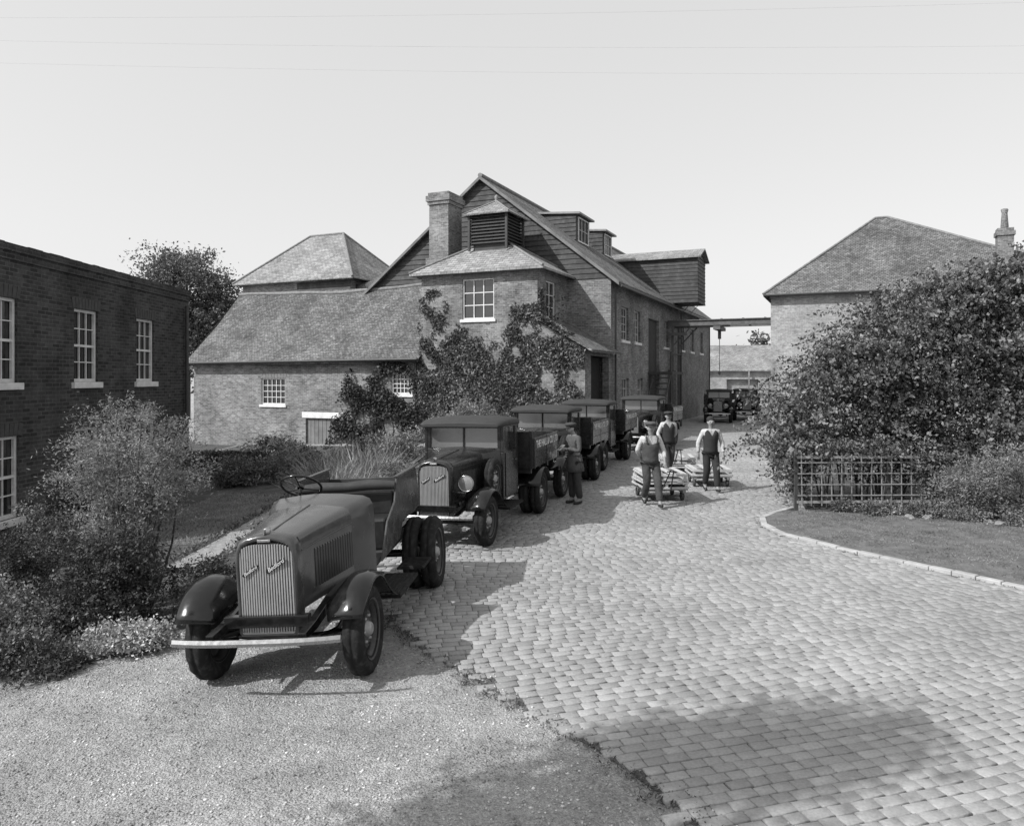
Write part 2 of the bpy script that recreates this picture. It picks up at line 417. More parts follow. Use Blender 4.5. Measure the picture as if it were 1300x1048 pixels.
# gravel stones
n=46000; X=rng.uniform(-7,2.4,n); Y=3.6+rng.random(n)**1.3*7
ed=np.interp(Y,Ly,Lx); k=(X<ed+rng.exponential(.16,n)-.03); X=X[k];Y=Y[k]
n=len(X)
r=(.004+.011*rng.random(n)**4)[:,None]
oct_=np.array([(1,0,0),(0,1,0),(-1,0,0),(0,-1,0),(0,0,.7),(0,0,-.7)])
onr=in_poly(X,Y,roadpoly)
j=oct_[None]*r[:,None]*(1+.35*rng.normal(size=(n,6,1)))
V=(np.stack([X,Y,gzn(X)+.003+.020*onr],1)[:,None]+j).reshape(-1,3); base=(np.arange(n)*6)[:,None]
T=np.concatenate([base+np.array([f]) for f in ((0,1,4),(1,2,4),(2,3,4),(3,0,4),(1,0,5),(2,1,5),(3,2,5),(0,3,5))])
M_peb=leafm('gravel_stones',.18,.50,0.0,.9)
tag(np_mesh('loose_gravel',V,T,M_peb),'loose pale gravel stones scattered beside the setts','gravel',kind='stuff')
Y=rng.uniform(3.8,9.5,200); P=[]
for y_ in Y:
    x_=np.interp(y_,Ly,Lx)+rng.normal()*.07; m_=int(rng.integers(6,34)); P.append(np.stack([x_+rng.normal(size=m_)*.03,y_+rng.normal(size=m_)*.04,np.full(m_,gz(x_)+.008)],1))
for i in range(120):
    t=rng.random()*10.99; a=int(t); f=t-a; p0=right_edge[5+a if 5+a<16 else 15]; p1=right_edge[6+a if 6+a<17 else 16]; x_=p0[0]+(p1[0]-p0[0])*f-.05; y_=p0[1]+(p1[1]-p0[1])*f; m_=14
    P.append(np.stack([x_+rng.normal(size=m_)*.03,y_+rng.normal(size=m_)*.05,np.full(m_,.012)],1))
o=leafmesh('edge_weeds',np.concatenate(P),.03,M_leaf,.5,.3); tag(o,'small weeds and moss along the edges of the setts','weeds',kind='stuff')

polysheet('garden_bed',[(-13.9,8.2),(-5.2,7.0),(-3.9,7.9),(-3.5,9.5),(-3.0,12),(-2.7,15),(-1.3,19),(-.9,22),(-.9,27),(-3,31),(-13.9,38)],.006,M_soil,'dark planted garden bed beside the yard')
polysheet('garden_bed_soil',[(-30,9),(-14.05,9),(-14.05,39),(-30,46)],.006,M_soil,'dark planted garden bed beside the yard')
gp=[(-7.6,13.5),(-5.6,13.3),(-5.2,19),(-7.8,20)]
polysheet('garden_lawn',gp,.012,M_lawn,'small lawn between the garden beds')
polysheet('garden_path',[(-5.4,11.6),(-4.9,11.5),(-4.75,13.2),(-4.9,19),(-5.4,20.5),(-5.5,19),(-5.35,13.2)],.018,M_gravel,'narrow pale gravel path through the garden','path')
n=2600; Y=rng.uniform(11.4,20.5,n); X=np.where(rng.random(n)<.5,-4.72,-5.47)+rng.normal(size=n)*.07
o=leafmesh('path_edging_plants',np.stack([X,Y,gzn(X)+.02+.06*rng.random(n)],1),.06,M_leaf,.3,.5); tag(o,'low plants creeping over the edges of the garden path','plants',kind='stuff')
# verge with kerb
VZ=.055
kerbline=right_edge[5:-1]
verge=[(5.9,15.0)]+[(p[0]+.1,p[1]) for p in kerbline[1:]]+[(16,3),(16,12),(9.6,13.2),(8.3,13.9),(7.2,14.5)]
mb=MB(); mb.add([(x,y,VZ) for x,y in verge],[tuple(range(len(verge)-1,-1,-1))])
tag(mb.obj('verge',M_lawn),'raised grass verge inside the stone kerb','grass',kind='structure')
mb=MB(); bed=[(5.9,15.0),(7.2,14.5),(8.3,13.9),(9.6,13.2),(16,12),(30,12),(30,36),(16,34),(13.9,38.9),(10.9,31),(8.9,25),(6.9,18.5)]
mb.add([(x,y,VZ-.006) for x,y in bed],[tuple(range(len(bed)))])
tag(mb.obj('shrub_bed',M_soil),'dark soil bed under the big shrubs','ground',kind='structure')
mb=MB()
pts=[Vector((p[0],p[1],0)) for p in kerbline]
fine=[]
for a,b in zip(pts[:-1],pts[1:]):
    m=max(int((b-a).length/.3),1)
    for i in range(m): fine.append(a.lerp(b,i/m))
fine.append(pts[-1])
for a,b in zip(fine[:-1],fine[1:]):
    d_=(b-a); L=d_.length; ang=math.atan2(d_.y,d_.x); Mx=Matrix.Translation(a+Vector((0,0,random.uniform(-.006,.006))))@Matrix.Rotation(ang+random.uniform(-.02,.02),4,'Z')
    mb.box(.004,L-.004,-.02,.09,-.05,.066+random.uniform(-.006,.004),0,Mx)
tag(mb.obj('kerb',M_kerb,bevel=.012),'pale stone kerb edging the grass verge','kerb',kind='structure')
n=90000; X=rng.uniform(4.5,14,n);Y=rng.uniform(6,15,n); k=in_poly(X,Y,verge); X=X[k];Y=Y[k]
k=in_poly(X-.14,Y,verge)&((np.sin(X*3.1+Y)+np.sin(Y*4.3-X*1.3)+rng.normal(size=len(X))*.9)>-1.0); X=X[k];Y=Y[k]
o=leafmesh('grass_blades',np.stack([X,Y,np.full(len(X),VZ-.002)],1),.038,M_grass,.5,.18); tag(o,'short rough grass covering the verge','grass',kind='stuff')
n=15000; X=rng.uniform(-8,-5,n);Y=rng.uniform(13,20,n); k=in_poly(X,Y,gp); X=X[k];Y=Y[k]
o=leafmesh('lawn_grass',np.stack([X,Y,gzn(X)+.01],1),.06,M_grass,.7,.14); tag(o,'short grass on the garden lawn','grass',kind='stuff')

# ---------------------------------------------------------------- buildings
def wall(mb,o,dx,Wd,Ht,ops,depth=.14,mat=0):
    dx=Vector((dx[0],dx[1],0)); n=Vector((dx.y,-dx.x,0)); o=Vector(o)
    X=sorted({0,Wd}|{v for q in ops for v in q[:2]}); Z=sorted({0,Ht}|{v for q in ops for v in q[2:4]})
    P=lambda x,z,dd=0: o+dx*x+Vector((0,0,z))-n*dd
    for i in range(len(X)-1):
        for j in range(len(Z)-1):
            xm=(X[i]+X[i+1])/2; zm=(Z[j]+Z[j+1])/2
            if any(q[0]<xm<q[1] and q[2]<zm<q[3] for q in ops): continue
            mb.quad(P(X[i],Z[j]),P(X[i+1],Z[j]),P(X[i+1],Z[j+1]),P(X[i],Z[j+1]),mat)
    for x0,x1,z0,z1 in [q[:4] for q in ops]:
        mb.quad(P(x0,z0),P(x0,z0,depth),P(x0,z1,depth),P(x0,z1),mat)
        mb.quad(P(x1,z1),P(x1,z1,depth),P(x1,z0,depth),P(x1,z0),mat)
        mb.quad(P(x0,z1),P(x0,z1,depth),P(x1,z1,depth),P(x1,z1),mat)
        mb.quad(P(x1,z0),P(x1,z0,depth),P(x0,z0,depth),P(x0,z0),mat)
def window(parent,o,dx,x0,x1,z0,z1,cols=3,rows=4,depth=.1,sill=True,fm=None,sash=True,arch=True,bar=.022,am=None):
    fm=fm or M_white
    dxv=Vector((dx[0],dx[1],0)); o=Vector(o)+dxv*x0+Vector((0,0,z0)); w_=x1-x0; h=z1-z0
    rz=math.atan2(dx[1],dx[0])
    mb=MB(); mb.quad((0,depth+.02,0),(w_,depth+.02,0),(w_,depth+.02,h),(0,depth+.02,h))
    gl=mb.obj('window',M_glass,parent,o,rz)
    mb=MB(); y0=depth-.045;y1=depth+.01
    for a in ((0,.06,0,h),(w_-.06,w_,0,h),(.06,w_-.06,0,.07),(.06,w_-.06,h-.06,h)): mb.box(a[0],a[1],y0,y1,a[2],a[3])
    if sash: mb.box(.06,w_-.06,y0+.012,y1-.002,h/2-.025,h/2+.025)
    for i in range(1,cols):
        x=.06+(w_-.12)*i/cols; mb.box(x-bar/2,x+bar/2,y0+.02,y1-.004,.07,h-.06)
    for j in range(1,rows):
        z=.07+(h-.13)*j/rows
        if sash and abs(z-h/2)<.05: continue
        mb.box(.06,w_-.06,y0+.024,y1-.006,z-bar/2,z+bar/2)
    mb.obj('frame',fm,gl)
    if sill:
        mb=MB(); mb.box(-.09,w_+.09,-.07,depth,-.13,-.003); mb.obj('sill',M_white,gl,bevel=.008)
    if arch:
        mb=MB(); n=9
        for i in range(n):
            a=(i-(n-1)/2)/n; x=w_/2+a*(w_+.1); Mx=Matrix.Translation((x,-.012,h+.0))@Matrix.Rotation(a*.5,4,'Y')
            mb.box(-.5*(w_+.1)/n+.004,.5*(w_+.1)/n-.004,0,.1,.003,.23,0,Mx)
        mb.obj('arch',am or M_archm,gl)
    return gl
def hip(mb,x0,x1,y0,y1,ze,rx0,rx1,ry,zr,ov=.35,th=.1,mat=0,rr=.09):
    sl=(zr-ze)/max((y1-y0)/2,.1); z=ze-ov*sl*.6
    a=(x0-ov,y0-ov,z);b=(x1+ov,y0-ov,z);c=(x1+ov,y1+ov,z);d_=(x0-ov,y1+ov,z);e=(rx0,ry,zr);f=(rx1,ry,zr)
    if abs(rx1-rx0)<.01:
        for t in ((a,b,e),(b,c,e),(c,d_,e),(d_,a,e)): mb.slab(t,th,mat)
    else:
        for t in ((a,b,f,e),(b,c,f),(c,d_,e,f),(d_,a,e)): mb.slab(t,th,mat)
    for p,q in ((a,e),(b,f),(c,f),(d_,e),(e,f)):
        if (Vector(p)-Vector(q)).length>.1: mb.tube([Vector(p)+Vector((0,0,.02)),Vector(q)+Vector((0,0,.02))],rr,8,1)
def boards(mb,x0,x1,z0,z1,y,pitch=.22,left=None,right=None,mat=0,axis='x'):
    z=z0
    while z<z1:
        zt=min(z+pitch,z1)
        l0=left(z) if left else x0; r0=right(z) if right else x1; l1=left(zt) if left else x0; r1=right(zt) if right else x1
        if r0-l0>.05:
            if r1<l1: r1=l1=(r1+l1)/2
            j=random.uniform(-.006,.006)
            vs=[(l0,y-.045+j,z),(r0,y-.045+j,z),(r1,y-.012,zt+.01),(l1,y-.012,zt+.01),(l0,y+.02,z),(r0,y+.02,z)]
            if axis=='y': vs=[(-p[1],p[0],p[2]) for p in vs]
            mb.add(vs,[(0,1,2,3),(1,0,4,5)],mat)
        z+=pitch

RZ=math.atan2(-.41,.912); A=(4.44,33.6)
# ---- main warehouse
W=tag(empty('warehouse',(A[0],A[1],0),(0,0,RZ)),'long brick warehouse with black weatherboarded gable and tiled roof','building')
GW=12.9; EV=7.22; PK=12.3; LB=26.0; sl=(PK-EV)/(GW/2)
mb=MB()
wall(mb,(-GW,0,-1),(1,0),GW,EV+1,[])
sideops=[(1.73,2.97,5.5,7.08),(4.14,5.2,5.5,7.08),(6.9,9.4,1.0,6.9),(10.6,11.7,5.5,7.0),(15.2,16.4,5.5,7.0),(18.5,19.7,5.5,7.0),(22,23.2,5.5,7.0),(1.9,3.0,2.7,3.7),(4.6,5.7,2.5,3.7),(11.6,13.8,1.0,4.2)]
wall(mb,(0,0,-1),(0,1),LB,EV+1,sideops,.2)
mb.quad((0,LB,-1),(-GW,LB,-1),(-GW,LB,EV),(0,LB,EV)); mb.quad((-GW,LB,-1),(-GW,0,-1),(-GW,0,EV),(-GW,LB,EV))
mb.add([(0,LB,EV),(-GW,LB,EV),(-GW/2,LB,PK)],[(0,1,2)])
mb.obj('wall',M_brick,W)
mb=MB()
mb.quad((-GW,.02,EV),(0,.02,EV),(-GW/2,.02,PK),(-GW/2,.02,PK))
boards(mb,-GW,0,EV,PK-.1,0,.24,lambda z:-GW+(z-EV)/sl,lambda z:-(z-EV)/sl)
mb.obj('gable',M_board,W)
mb=MB()
for sgn in (0,1):
    xe=-GW-.45 if sgn else .45; z=EV-.45*sl; p=[(xe,-.25,z),(-GW/2,-.25,PK),(-GW/2,LB+.2,PK),(xe,LB+.2,z)]
    if not sgn: p=p[::-1]
    mb.slab([(q[0],q[1],q[2]+.14) for q in p],.13)
mb.tube([(-GW/2,-.25,PK+.17),(-GW/2,LB+.2,PK+.17)],.12,8,1)
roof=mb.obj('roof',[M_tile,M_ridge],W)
mb=MB()
for sgn in (-1,1):
    a=Vector((-GW/2,-.3,PK+.13)); b=Vector((-GW/2+sgn*(GW/2+.45),-.3,EV-.45*sl+.13))
    mb.add([a,b,b-Vector((0,0,.16)),a-Vector((0,0,.16)),a+Vector((0,.06,0)),b+Vector((0,.06,0)),b+Vector((0,.06,-.16)),a+Vector((0,.06,-.16))],[(0,1,2,3),(7,6,5,4),(0,4,5,1),(1,5,6,2),(2,6,7,3)])
mb.obj('bargeboard',M_boardw,W)
mb=MB(); mb.tube([(.52,-.2,EV-.4),(.52,LB,EV-.4)],.07,8); 
for b in (-.02,14.5,25): mb.tube([(.14,b+.3,EV-.45),(.14,b+.3,0)],.05,8)
mb.obj('gutter',M_iron,W)
for k,q in enumerate(sideops):
    if q[3]-q[2]>4 or k==9: continue
    window(W,(0,0,-1),(0,1),*q,cols=3,rows=4 if q[2]>5 else 2,depth=.16,sash=False,arch=True,bar=.035,fm=M_stone)
for k in (2,9):
    q=sideops[k]; mb=MB(); mb.box(-.26,-.16,q[0]+.02,q[1]-.02,0,q[3]-1)
    for i in range(9): 
        yv=q[0]+(q[1]-q[0])*(i+.5)/9; mb.box(-.16,-.145,yv-.1,yv+.1,.05,q[3]-1.05)
    mb.obj('door',M_woodd,W)
mb=MB(); mb.box(.0,1.3,6.8,9.6,2.9,3.05)
for yv in (6.9,9.5): mb.tube([(1.2,yv,0),(1.2,yv,4.1)],.06,6)
mb.tube([(1.2,6.9,4.0),(1.2,9.5,4.0)],.04,6)
for i in range(9): mb.box(.3,1.2,6.6-i*.3,6.85-i*.3,2.7-i*.3,2.76-i*.3)
mb.tube([(1.2,6.8,2.85),(1.2,3.95,.1)],.05,6); mb.tube([(.3,6.8,2.85),(.3,3.95,.1)],.05,6)
mb.obj('loading_platform',M_woodd,W,bevel=0)
def dormer(s0,s1,q,zt):
    zb=EV+q*sl; qb=(zt-EV)/sl
    mb=MB(); P=[(-q,zb-.1),(-q,zt),(-qb-.1,zt)]
    for s_ in (s0,s1): mb.add([(p[0],s_,p[1]) for p in P]+[(-q-.7,s_,zb)],[(0,1,2,3)])
    mb.quad((-q,s0,zb-.1),(-q,s1,zb-.1),(-q,s1,zt),(-q,s0,zt))
    boards(mb,-qb,-q,zb,zt,s0,.22,left=lambda z:-(z-EV)/sl-.05)
    d_=mb.obj('dormer',M_board,roof)
    mb=MB(); mb.slab([(-q+.25,s0-.15,zt+.02),(-q+.25,s1+.15,zt+.02),(-qb-.4,s1+.15,zt+.22),(-qb-.4,s0-.15,zt+.22)],.1); mb.obj('dormer_roof',M_lead,d_)
    window(roof,(-q,s0,zb-.1),(0,1),.25,s1-s0-.25,.25,zt-zb-.05,3,2,depth=-.02,sill=False,sash=False,arch=False)
dormer(3.84,6.0,3.0,11.17); dormer(8.4,10.2,3.0,11.1)
L0,L1=11.3,13.9; OUT=1.8; LZ0,LZ1=7.1,9.75
mb=MB(); mb.box(-3.5,OUT-.05,L0+.03,L1-.03,LZ0,LZ1)
boards(mb,-3.3,OUT,LZ0,LZ1,L0+.03,.22)
boards(mb,L0,L1,LZ0,LZ1+.6,-(OUT-.05),.22,axis='y',left=lambda z:L0+max(0,(z-LZ1)*2),right=lambda z:L1-max(0,(z-LZ1)*2))
for yv in (L0+.3,L1-.3): mb.add([(0,yv-.06,LZ0-1.5),(0,yv+.06,LZ0-1.5),(OUT-.4,yv+.06,LZ0),(OUT-.4,yv-.06,LZ0),(0,yv,LZ0-1.3)],[(0,1,2,3),(3,2,4)])
lu=mb.obj('hoist_loft',M_board,W)
mb=MB(); ym=(L0+L1)/2
mb.slab([(-3.9,L0-.2,LZ1),(OUT+.2,L0-.2,LZ1),(OUT+.2,ym,LZ1+.62),(-3.9,ym,LZ1+.62)],.08)
mb.slab([(-3.9,ym,LZ1+.62),(OUT+.2,ym,LZ1+.62),(OUT+.2,L1+.2,LZ1),(-3.9,L1+.2,LZ1)],.08)
mb.obj('hoist_roof',M_slate,lu)

# ---- tower with lantern
T=tag(empty('brick_tower',(A[0],A[1],0),(0,0,RZ)),'square brick tower with low hipped roof, louvred lantern and ivy','building')
tx0,tx1,ty0,te=-7.69,-2.09,-3.6,7.45
mb=MB()
wop=(2.07,3.6,6.25,8.0)
wall(mb,(tx0,ty0,-1),(1,0),tx1-tx0,te+1,[wop],.14)
sop=(.97,2.1,6.2,7.9)
wall(mb,(tx1,ty0,-1),(0,1),3.6,te+1,[sop],.14)
mb.quad((tx0,0,-1),(tx0,ty0,-1),(tx0,ty0,te),(tx0,0,te))
mb.box(tx0-.06,tx1+.06,ty0-.06,-.05,te-.22,te-.08); mb.box(tx0-.1,tx1+.1,ty0-.1,-.05,te-.08,te+.02)
mb.obj('wall',M_brick,T)
window(T,(tx0,ty0,-1),(1,0),*wop,cols=3,rows=3,sash=False,bar=.04)
window(T,(tx1,ty0,-1),(0,1),*sop,cols=2,rows=3,sash=False,bar=.04)
mb=MB(); hip(mb,tx0,tx1,ty0,.4,te+.05,-5.3,-4.5,-1.7,8.95,.4,rr=.06); mb.obj('roof',[M_slate,M_ridge],T)
mb=MB(); lc=(-4.88,-1.7); hw_=.92
mb.box(lc[0]-hw_+.15,lc[0]+hw_-.15,lc[1]-hw_+.15,lc[1]+hw_-.15,8.2,10.0)
for i in range(9):
    z=8.72+i*.145
    for rot in range(4):
        Mx=Matrix.Translation((lc[0],lc[1],z))@Matrix.Rotation(rot*math.pi/2,4,'Z')
        mb.add([(-hw_,-hw_,0),(hw_,-hw_,0),(hw_-.15,-hw_+.15,.13),(-hw_+.15,-hw_+.15,.13),(-hw_,-hw_,-.02),(hw_,-hw_,-.02)],[(0,1,2,3),(4,5,1,0)],0,False,Mx)
for sx_ in (-1,1):
    for sy_ in (-1,1): mb.box(lc[0]+sx_*hw_-.05,lc[0]+sx_*hw_+.05,lc[1]+sy_*hw_-.05,lc[1]+sy_*hw_+.05,8.4,10.05)
lt=mb.obj('lantern',M_woodd,T)
mb=MB(); hip(mb,lc[0]-hw_,lc[0]+hw_,lc[1]-hw_,lc[1]+hw_,10.1,lc[0],lc[0],lc[1],10.75,.2,.06,rr=.035)
mb.lathe([(10.7,.09),(10.85,.07),(10.93,.1),(11.0,.06),(11.05,.01)],10,'z',(lc[0],lc[1],0),1); mb.obj('lantern_roof',[M_slate,M_lead],lt)
mb=MB(); cxx,cyy=-7.35,-2.0
mb.box(cxx-.5,cxx+.5,cyy-.65,cyy+.65,3,10.65); mb.box(cxx-.56,cxx+.56,cyy-.71,cyy+.71,10.65,10.8); mb.box(cxx-.62,cxx+.62,cyy-.77,cyy+.77,10.8,11.05); mb.box(cxx-.54,cxx+.54,cyy-.69,cyy+.69,11.05,11.2)
mb.box(cxx-.62,cxx+.62,cyy-.77,cyy+.77,3,8.2)
mb.obj('chimney',M_brick,T)
Ln=tag(empty('lean_to_porch',(A[0],A[1],0),(0,0,RZ)),'tiled lean-to porch with open doorway against the tower','building')
mb=MB()
wall(mb,(0,-3.6,-1),(0,1),3.58,4.9,[(.75,3.3,1.0,4.65)],.3)
mb.add([(tx1+.01,-3.62,-1),(0,-3.62,-1),(0,-3.62,3.9),(tx1+.01,-3.62,5.1)],[(0,1,2,3)])
mb.obj('wall',M_brick,Ln)
mb=MB(); mb.slab([(tx1+.02,-3.9,5.28),(.4,-3.9,3.86),(.4,.25,3.86),(tx1+.02,.25,5.28)][::1],.1); mb.obj('roof',M_tile,Ln)
mb=MB(); mb.box(-1.2,-.4,-2.9,-.4,0,3.6); mb.obj('door',M_dark,Ln)  # near-black block painting the shade inside the open doorway

# ---- low barn
B=tag(empty('low_barn',(A[0],A[1],0),(0,0,RZ)),'low brick barn with steep tiled roof behind the garden','building')
bx0,bx1,by0=-21.6,-7.69,-3.5
mb=MB(); be=3.75
def apx(px,b=by0):
    r=(px-650)/950; return (r*(33.6+.912*b)-4.44-.41*b)/(.912+.41*r)
def zpx(py,a,b=by0): return 2.7+(480-py)/950*(33.6-.41*a+.912*b)
ws=[]
for (p0,p1,q0,q1) in ((332,362,513,480),(497,523,500,474),(388,448,572,530)):
    a0,a1=apx(p0),apx(p1); z0,z1=zpx(q0,a0),zpx(q1,a0); ws.append((a0-bx0,a1-bx0,z0+1,z1+1))
wall(mb,(bx0,by0,-1),(1,0),bx1-bx0,be+1,ws,.16)
mb.add([(bx0,3.5,-1),(bx0,by0,-1),(bx0,by0,be),(bx0,0,7.3),(bx0,3.5,be)],[(0,1,2,3,4)])
mb.quad((bx0,3.5,-1),(-GW-.02,3.5,-1),(-GW-.02,3.5,be),(bx0,3.5,be))
mb.box(bx0-.05,bx1,by0-.05,by0-.001,be-.35,be-.2)
mb.obj('wall',M_brick,B)
window(B,(bx0,by0,-1),(1,0),*ws[0],cols=5,rows=4,sash=False,bar=.03)
window(B,(bx0,by0,-1),(1,0),*ws[1],cols=5,rows=4,sash=False,bar=.03)
q=ws[2]; mb=MB(); mb.box(bx0+q[0],bx0+q[1],by0+.1,by0+.16,q[2]-1,q[3]-1); 
for i in range(1,12): 
    x=bx0+q[0]+(q[1]-q[0])*i/12; mb.box(x-.01,x+.01,by0+.085,by0+.1,q[2]-1,q[3]-1)
mb.obj('door',M_boardw,B)
mb=MB(); mb.box(bx0+q[0]-.2,bx0+q[1]+.2,by0-.03,by0+.05,q[3]-1.0,q[3]-.72); mb.obj('lintel',M_white,B)
mb=MB()
n=24
def rz_(t): return -.14*math.sin(math.pi*t)+.035*math.sin(9*t)+.02*math.sin(23*t)
secs=[]
for i in range(n+1):
    t=i/n; x=bx0-.2+(bx1-bx0+.2)*t; g_=rz_(t)
    secs.append([(x,by0-.4,be-.22+.3*g_),(x,-1.75,5.56+g_),(x,-.03,7.42+g_)])
mb.loft(secs,0,False)
for i in range(n): 
    a,b=secs[i],secs[i+1]; mb.quad((a[0][0],a[0][1],a[0][2]-.09),(b[0][0],b[0][1],b[0][2]-.09),b[0],a[0])
mb.quad(secs[0][0],secs[0][2],(bx0-.2,0,7.2),(bx0-.2,by0-.4,be-.35))
mb.slab([(-GW-.05,-.01,7.40),(bx0-.2,-.01,7.40),(bx0-.2,3.9,3.4),(-GW-.05,3.9,3.4)][::-1],.09)
mb.tube([s_[2] for s_ in secs],.1,8,1)
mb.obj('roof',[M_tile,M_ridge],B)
mb=MB(); mb.tube([(bx0-.2,by0-.47,be-.27),(bx1,by0-.47,be-.2)],.06,8); mb.tube([(bx1-.3,by0-.1,be-.3),(bx1-.3,by0-.1,-.5)],.05,8); mb.obj('gutter',M_iron,B)

# ---- hipped kiln house behind
K=tag(empty('hipped_kiln_house',(A[0],A[1],0),(0,0,RZ)),'taller brick block with pale hipped slate roof behind the barn','building')
kx0,kx1,ky0,ky1=-30.3,-20.8,9,16.5
mb=MB(); mb.box(kx0,kx1,ky0,ky1,-1,9.55); mb.box(kx1-.02,-12.9,9.6,15,-1,8.7); mb.obj('wall',M_brick,K)
mb=MB(); boards(mb,kx0+5,kx1+.0,8.3,9.3,ky0-.02,.2); boards(mb,kx1,-13,7.2,9.1,9.58,.2); mb.obj('cladding',M_board,K)
mb=MB(); hip(mb,kx0,kx1,ky0,ky1,9.75,-27.2,-24.2,12.7,13.35,.5); mb.obj('roof',[M_slate,M_ridge],K)
mb=MB(); mb.slab([(kx1+.5,9.2,8.9),(-13,9.2,8.9),(-13,12,10.0),(kx1+.5,12,10.0)],.1); mb.obj('annexe_roof',M_tile,K)

# ---- right hand building
R=tag(empty('hipped_store_building',(A[0],A[1],0),(0,0,RZ)),'pale brick store with large hipped tiled roof and chimney','building')
rx0,rx1,ry0,ry1=5.98,20.2,9.27,18.9
mb=MB(); wall(mb,(rx0,ry0,-1),(1,0),rx1-rx0,8.15,[(2.4,3.5,2.2,3.9)],.15)
mb.quad((rx0,ry1,-1),(rx0,ry0,-1),(rx0,ry0,7.15),(rx0,ry1,7.15)); mb.quad((rx1,ry0,-1),(rx1,ry1,-1),(rx1,ry1,7.15),(rx1,ry0,7.15)); mb.quad((rx1,ry1,-1),(rx0,ry1,-1),(rx0,ry1,7.15),(rx1,ry1,7.15))
mb.box(rx0-.06,rx1+.06,ry0-.06,ry0-.001,6.9,7.1)
mb.obj('wall',M_brickl,R)
window(R,(rx0,ry0,-1),(1,0),2.4,3.5,2.2,3.9,3,4)
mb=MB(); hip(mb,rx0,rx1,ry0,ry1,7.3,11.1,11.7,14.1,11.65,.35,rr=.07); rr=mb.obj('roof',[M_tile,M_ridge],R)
mb=MB(); c=(16.55,9.9); mb.box(c[0]-.33,c[0]+.33,c[1]-.33,c[1]+.33,6.9,9.85); mb.box(c[0]-.39,c[0]+.39,c[1]-.39,c[1]+.39,9.5,9.7)
mb.lathe([(9.85,.15),(9.95,.17),(10.6,.12),(10.75,.16),(10.8,.14),(10.75,.1)],12,'z',(c[0],c[1],0),0); mb.obj('chimney',M_brick,rr)
mb=MB(); mb.tube([(rx0-.3,ry0-.4,7.05),(rx1+.3,ry0-.4,7.05)],.06,8); mb.obj('gutter',M_iron,R)

# ---- distant yard building
Y=tag(empty('distant_yard_shed',(23,73,0),(0,0,math.radians(-8))),'long low tiled shed closing the end of the yard','building')
mb=MB(); wall(mb,(-14,0,-1),(1,0),30,4.6,[(4,5.2,2,3.4),(8,9.2,2,3.4),(12,15,1,3.6),(18,19.2,2,3.4)],.2); mb.box(-14,16,.4,8,-1,3.55); mb.obj('wall',M_brickl,Y)
for a in (4,8,18): window(Y,(-14,0,-1),(1,0),a,a+1.2,2,3.4,3,3,arch=False,bar=.05)
mb=MB(); mb.slab([(-14.4,-.4,3.5),(16.4,-.4,3.5),(16.4,4,6.1),(-14.4,4,6.1)],.12); mb.slab([(-14.4,4,6.1),(16.4,4,6.1),(16.4,8.4,3.5),(-14.4,8.4,3.5)],.12)
for i in range(4): mb.box(-14+i*7,-13.9+i*7,-.42,-.3,.0,3.4)
mb.obj('roof',M_slate,Y)

# ---- left house
Hs=tag(empty('brick_house',(-9.1,12.3,-.5)),'dark two-storey brick house with white sash windows and brick parapet','building')
mb=MB()
def hx(D): return D-12.3
ops=[]
for d0 in (12.87,15.55,18.13): ops+= [(hx(d0),hx(d0)+.9,3.12+1,4.66+1)]
for d0 in (12.87,15.55,18.13): ops+= [(hx(d0),hx(d0)+.95,.65+1,2.15+1)]
wall(mb,(0,0,-1),(0,1),8.7,6.35,ops,.11)
mb.quad((-8,0,-1),(0,0,-1),(0,0,5.35),(-8,0,5.35)); mb.quad((0,8.7,-1),(-8,8.7,-1),(-8,8.7,5.35),(0,8.7,5.35)); mb.quad((-8,8.7,-1),(-8,0,-1),(-8,0,5.35),(-8,8.7,5.35))
mb.box(-8,.025,-.03,8.73,5.35,5.5)
mb.box(-8,.05,-.06,8.76,5.5,5.59)
for i in range(40):
    mb.box(-.3,.03,.0+i*.219,.21+i*.219,5.59,5.655+random.uniform(-.008,.008))
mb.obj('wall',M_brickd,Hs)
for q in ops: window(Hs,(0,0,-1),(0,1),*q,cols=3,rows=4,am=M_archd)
mb=MB(); mb.slab([(-7.9,.1,5.3),(-.3,.1,5.3),(-.3,8.6,5.3),(-7.9,8.6,5.3)],.1); mb.obj('roof',M_lead,Hs)
mb=MB(); mb.tube([(.09,8.45,5.2),(.09,8.45,-.5)],.05,8); mb.obj('drainpipe',M_iron,Hs)

# ---- overhead gantry
M_beam=plain('grey_steel_beam',.10,.6,.3,4,.2,30)
G=tag(empty('overhead_gantry',(A[0],A[1],0),(0,0,RZ)),'steel overhead runway beams spanning the yard with hoist chain','gantry')
mb=MB()
for b in (11.6,13.3):
    for z0,z1,hwid in ((5.75,5.8,.12),(5.8,6.05,.03),(6.05,6.1,.12)): mb.box(.02,rx0+ .0-.02,b-hwid,b+hwid,z0,z1)
mb.box(-.0+.03,1.2,11.2,11.5,5.2,5.35)
for i in range(5): mb.box(.6+i*1.2,.7+i*1.2,11.74,13.16,6.1,6.15)
mb.obj('runway_beam',M_beam,G)
for a,b in ((.3,11.6),(.3,13.3)):
    mb=MB()
    mb.box(a-.07,a+.07,b-.07,b+.07,-.1,5.745)
    mb.tube([(a,b,4.6),(a+1.1,b,5.74)],.045,6)
    mb.obj('column',M_beam,G)
mb=MB(); mb.box(2.65,3.05,11.4,13.5,5.5,5.7); mb.box(2.77,2.93,12.35,12.55,5.0,5.5); mb.tube([(2.85,12.45,5.0),(2.85,12.45,3.1)],.02,6)
mb.lathe([(0,.02),(.05,.07),(.18,.07),(.22,.02)],10,'z',(2.85,12.45,2.9)); mb.obj('hoist',M_beam,G)

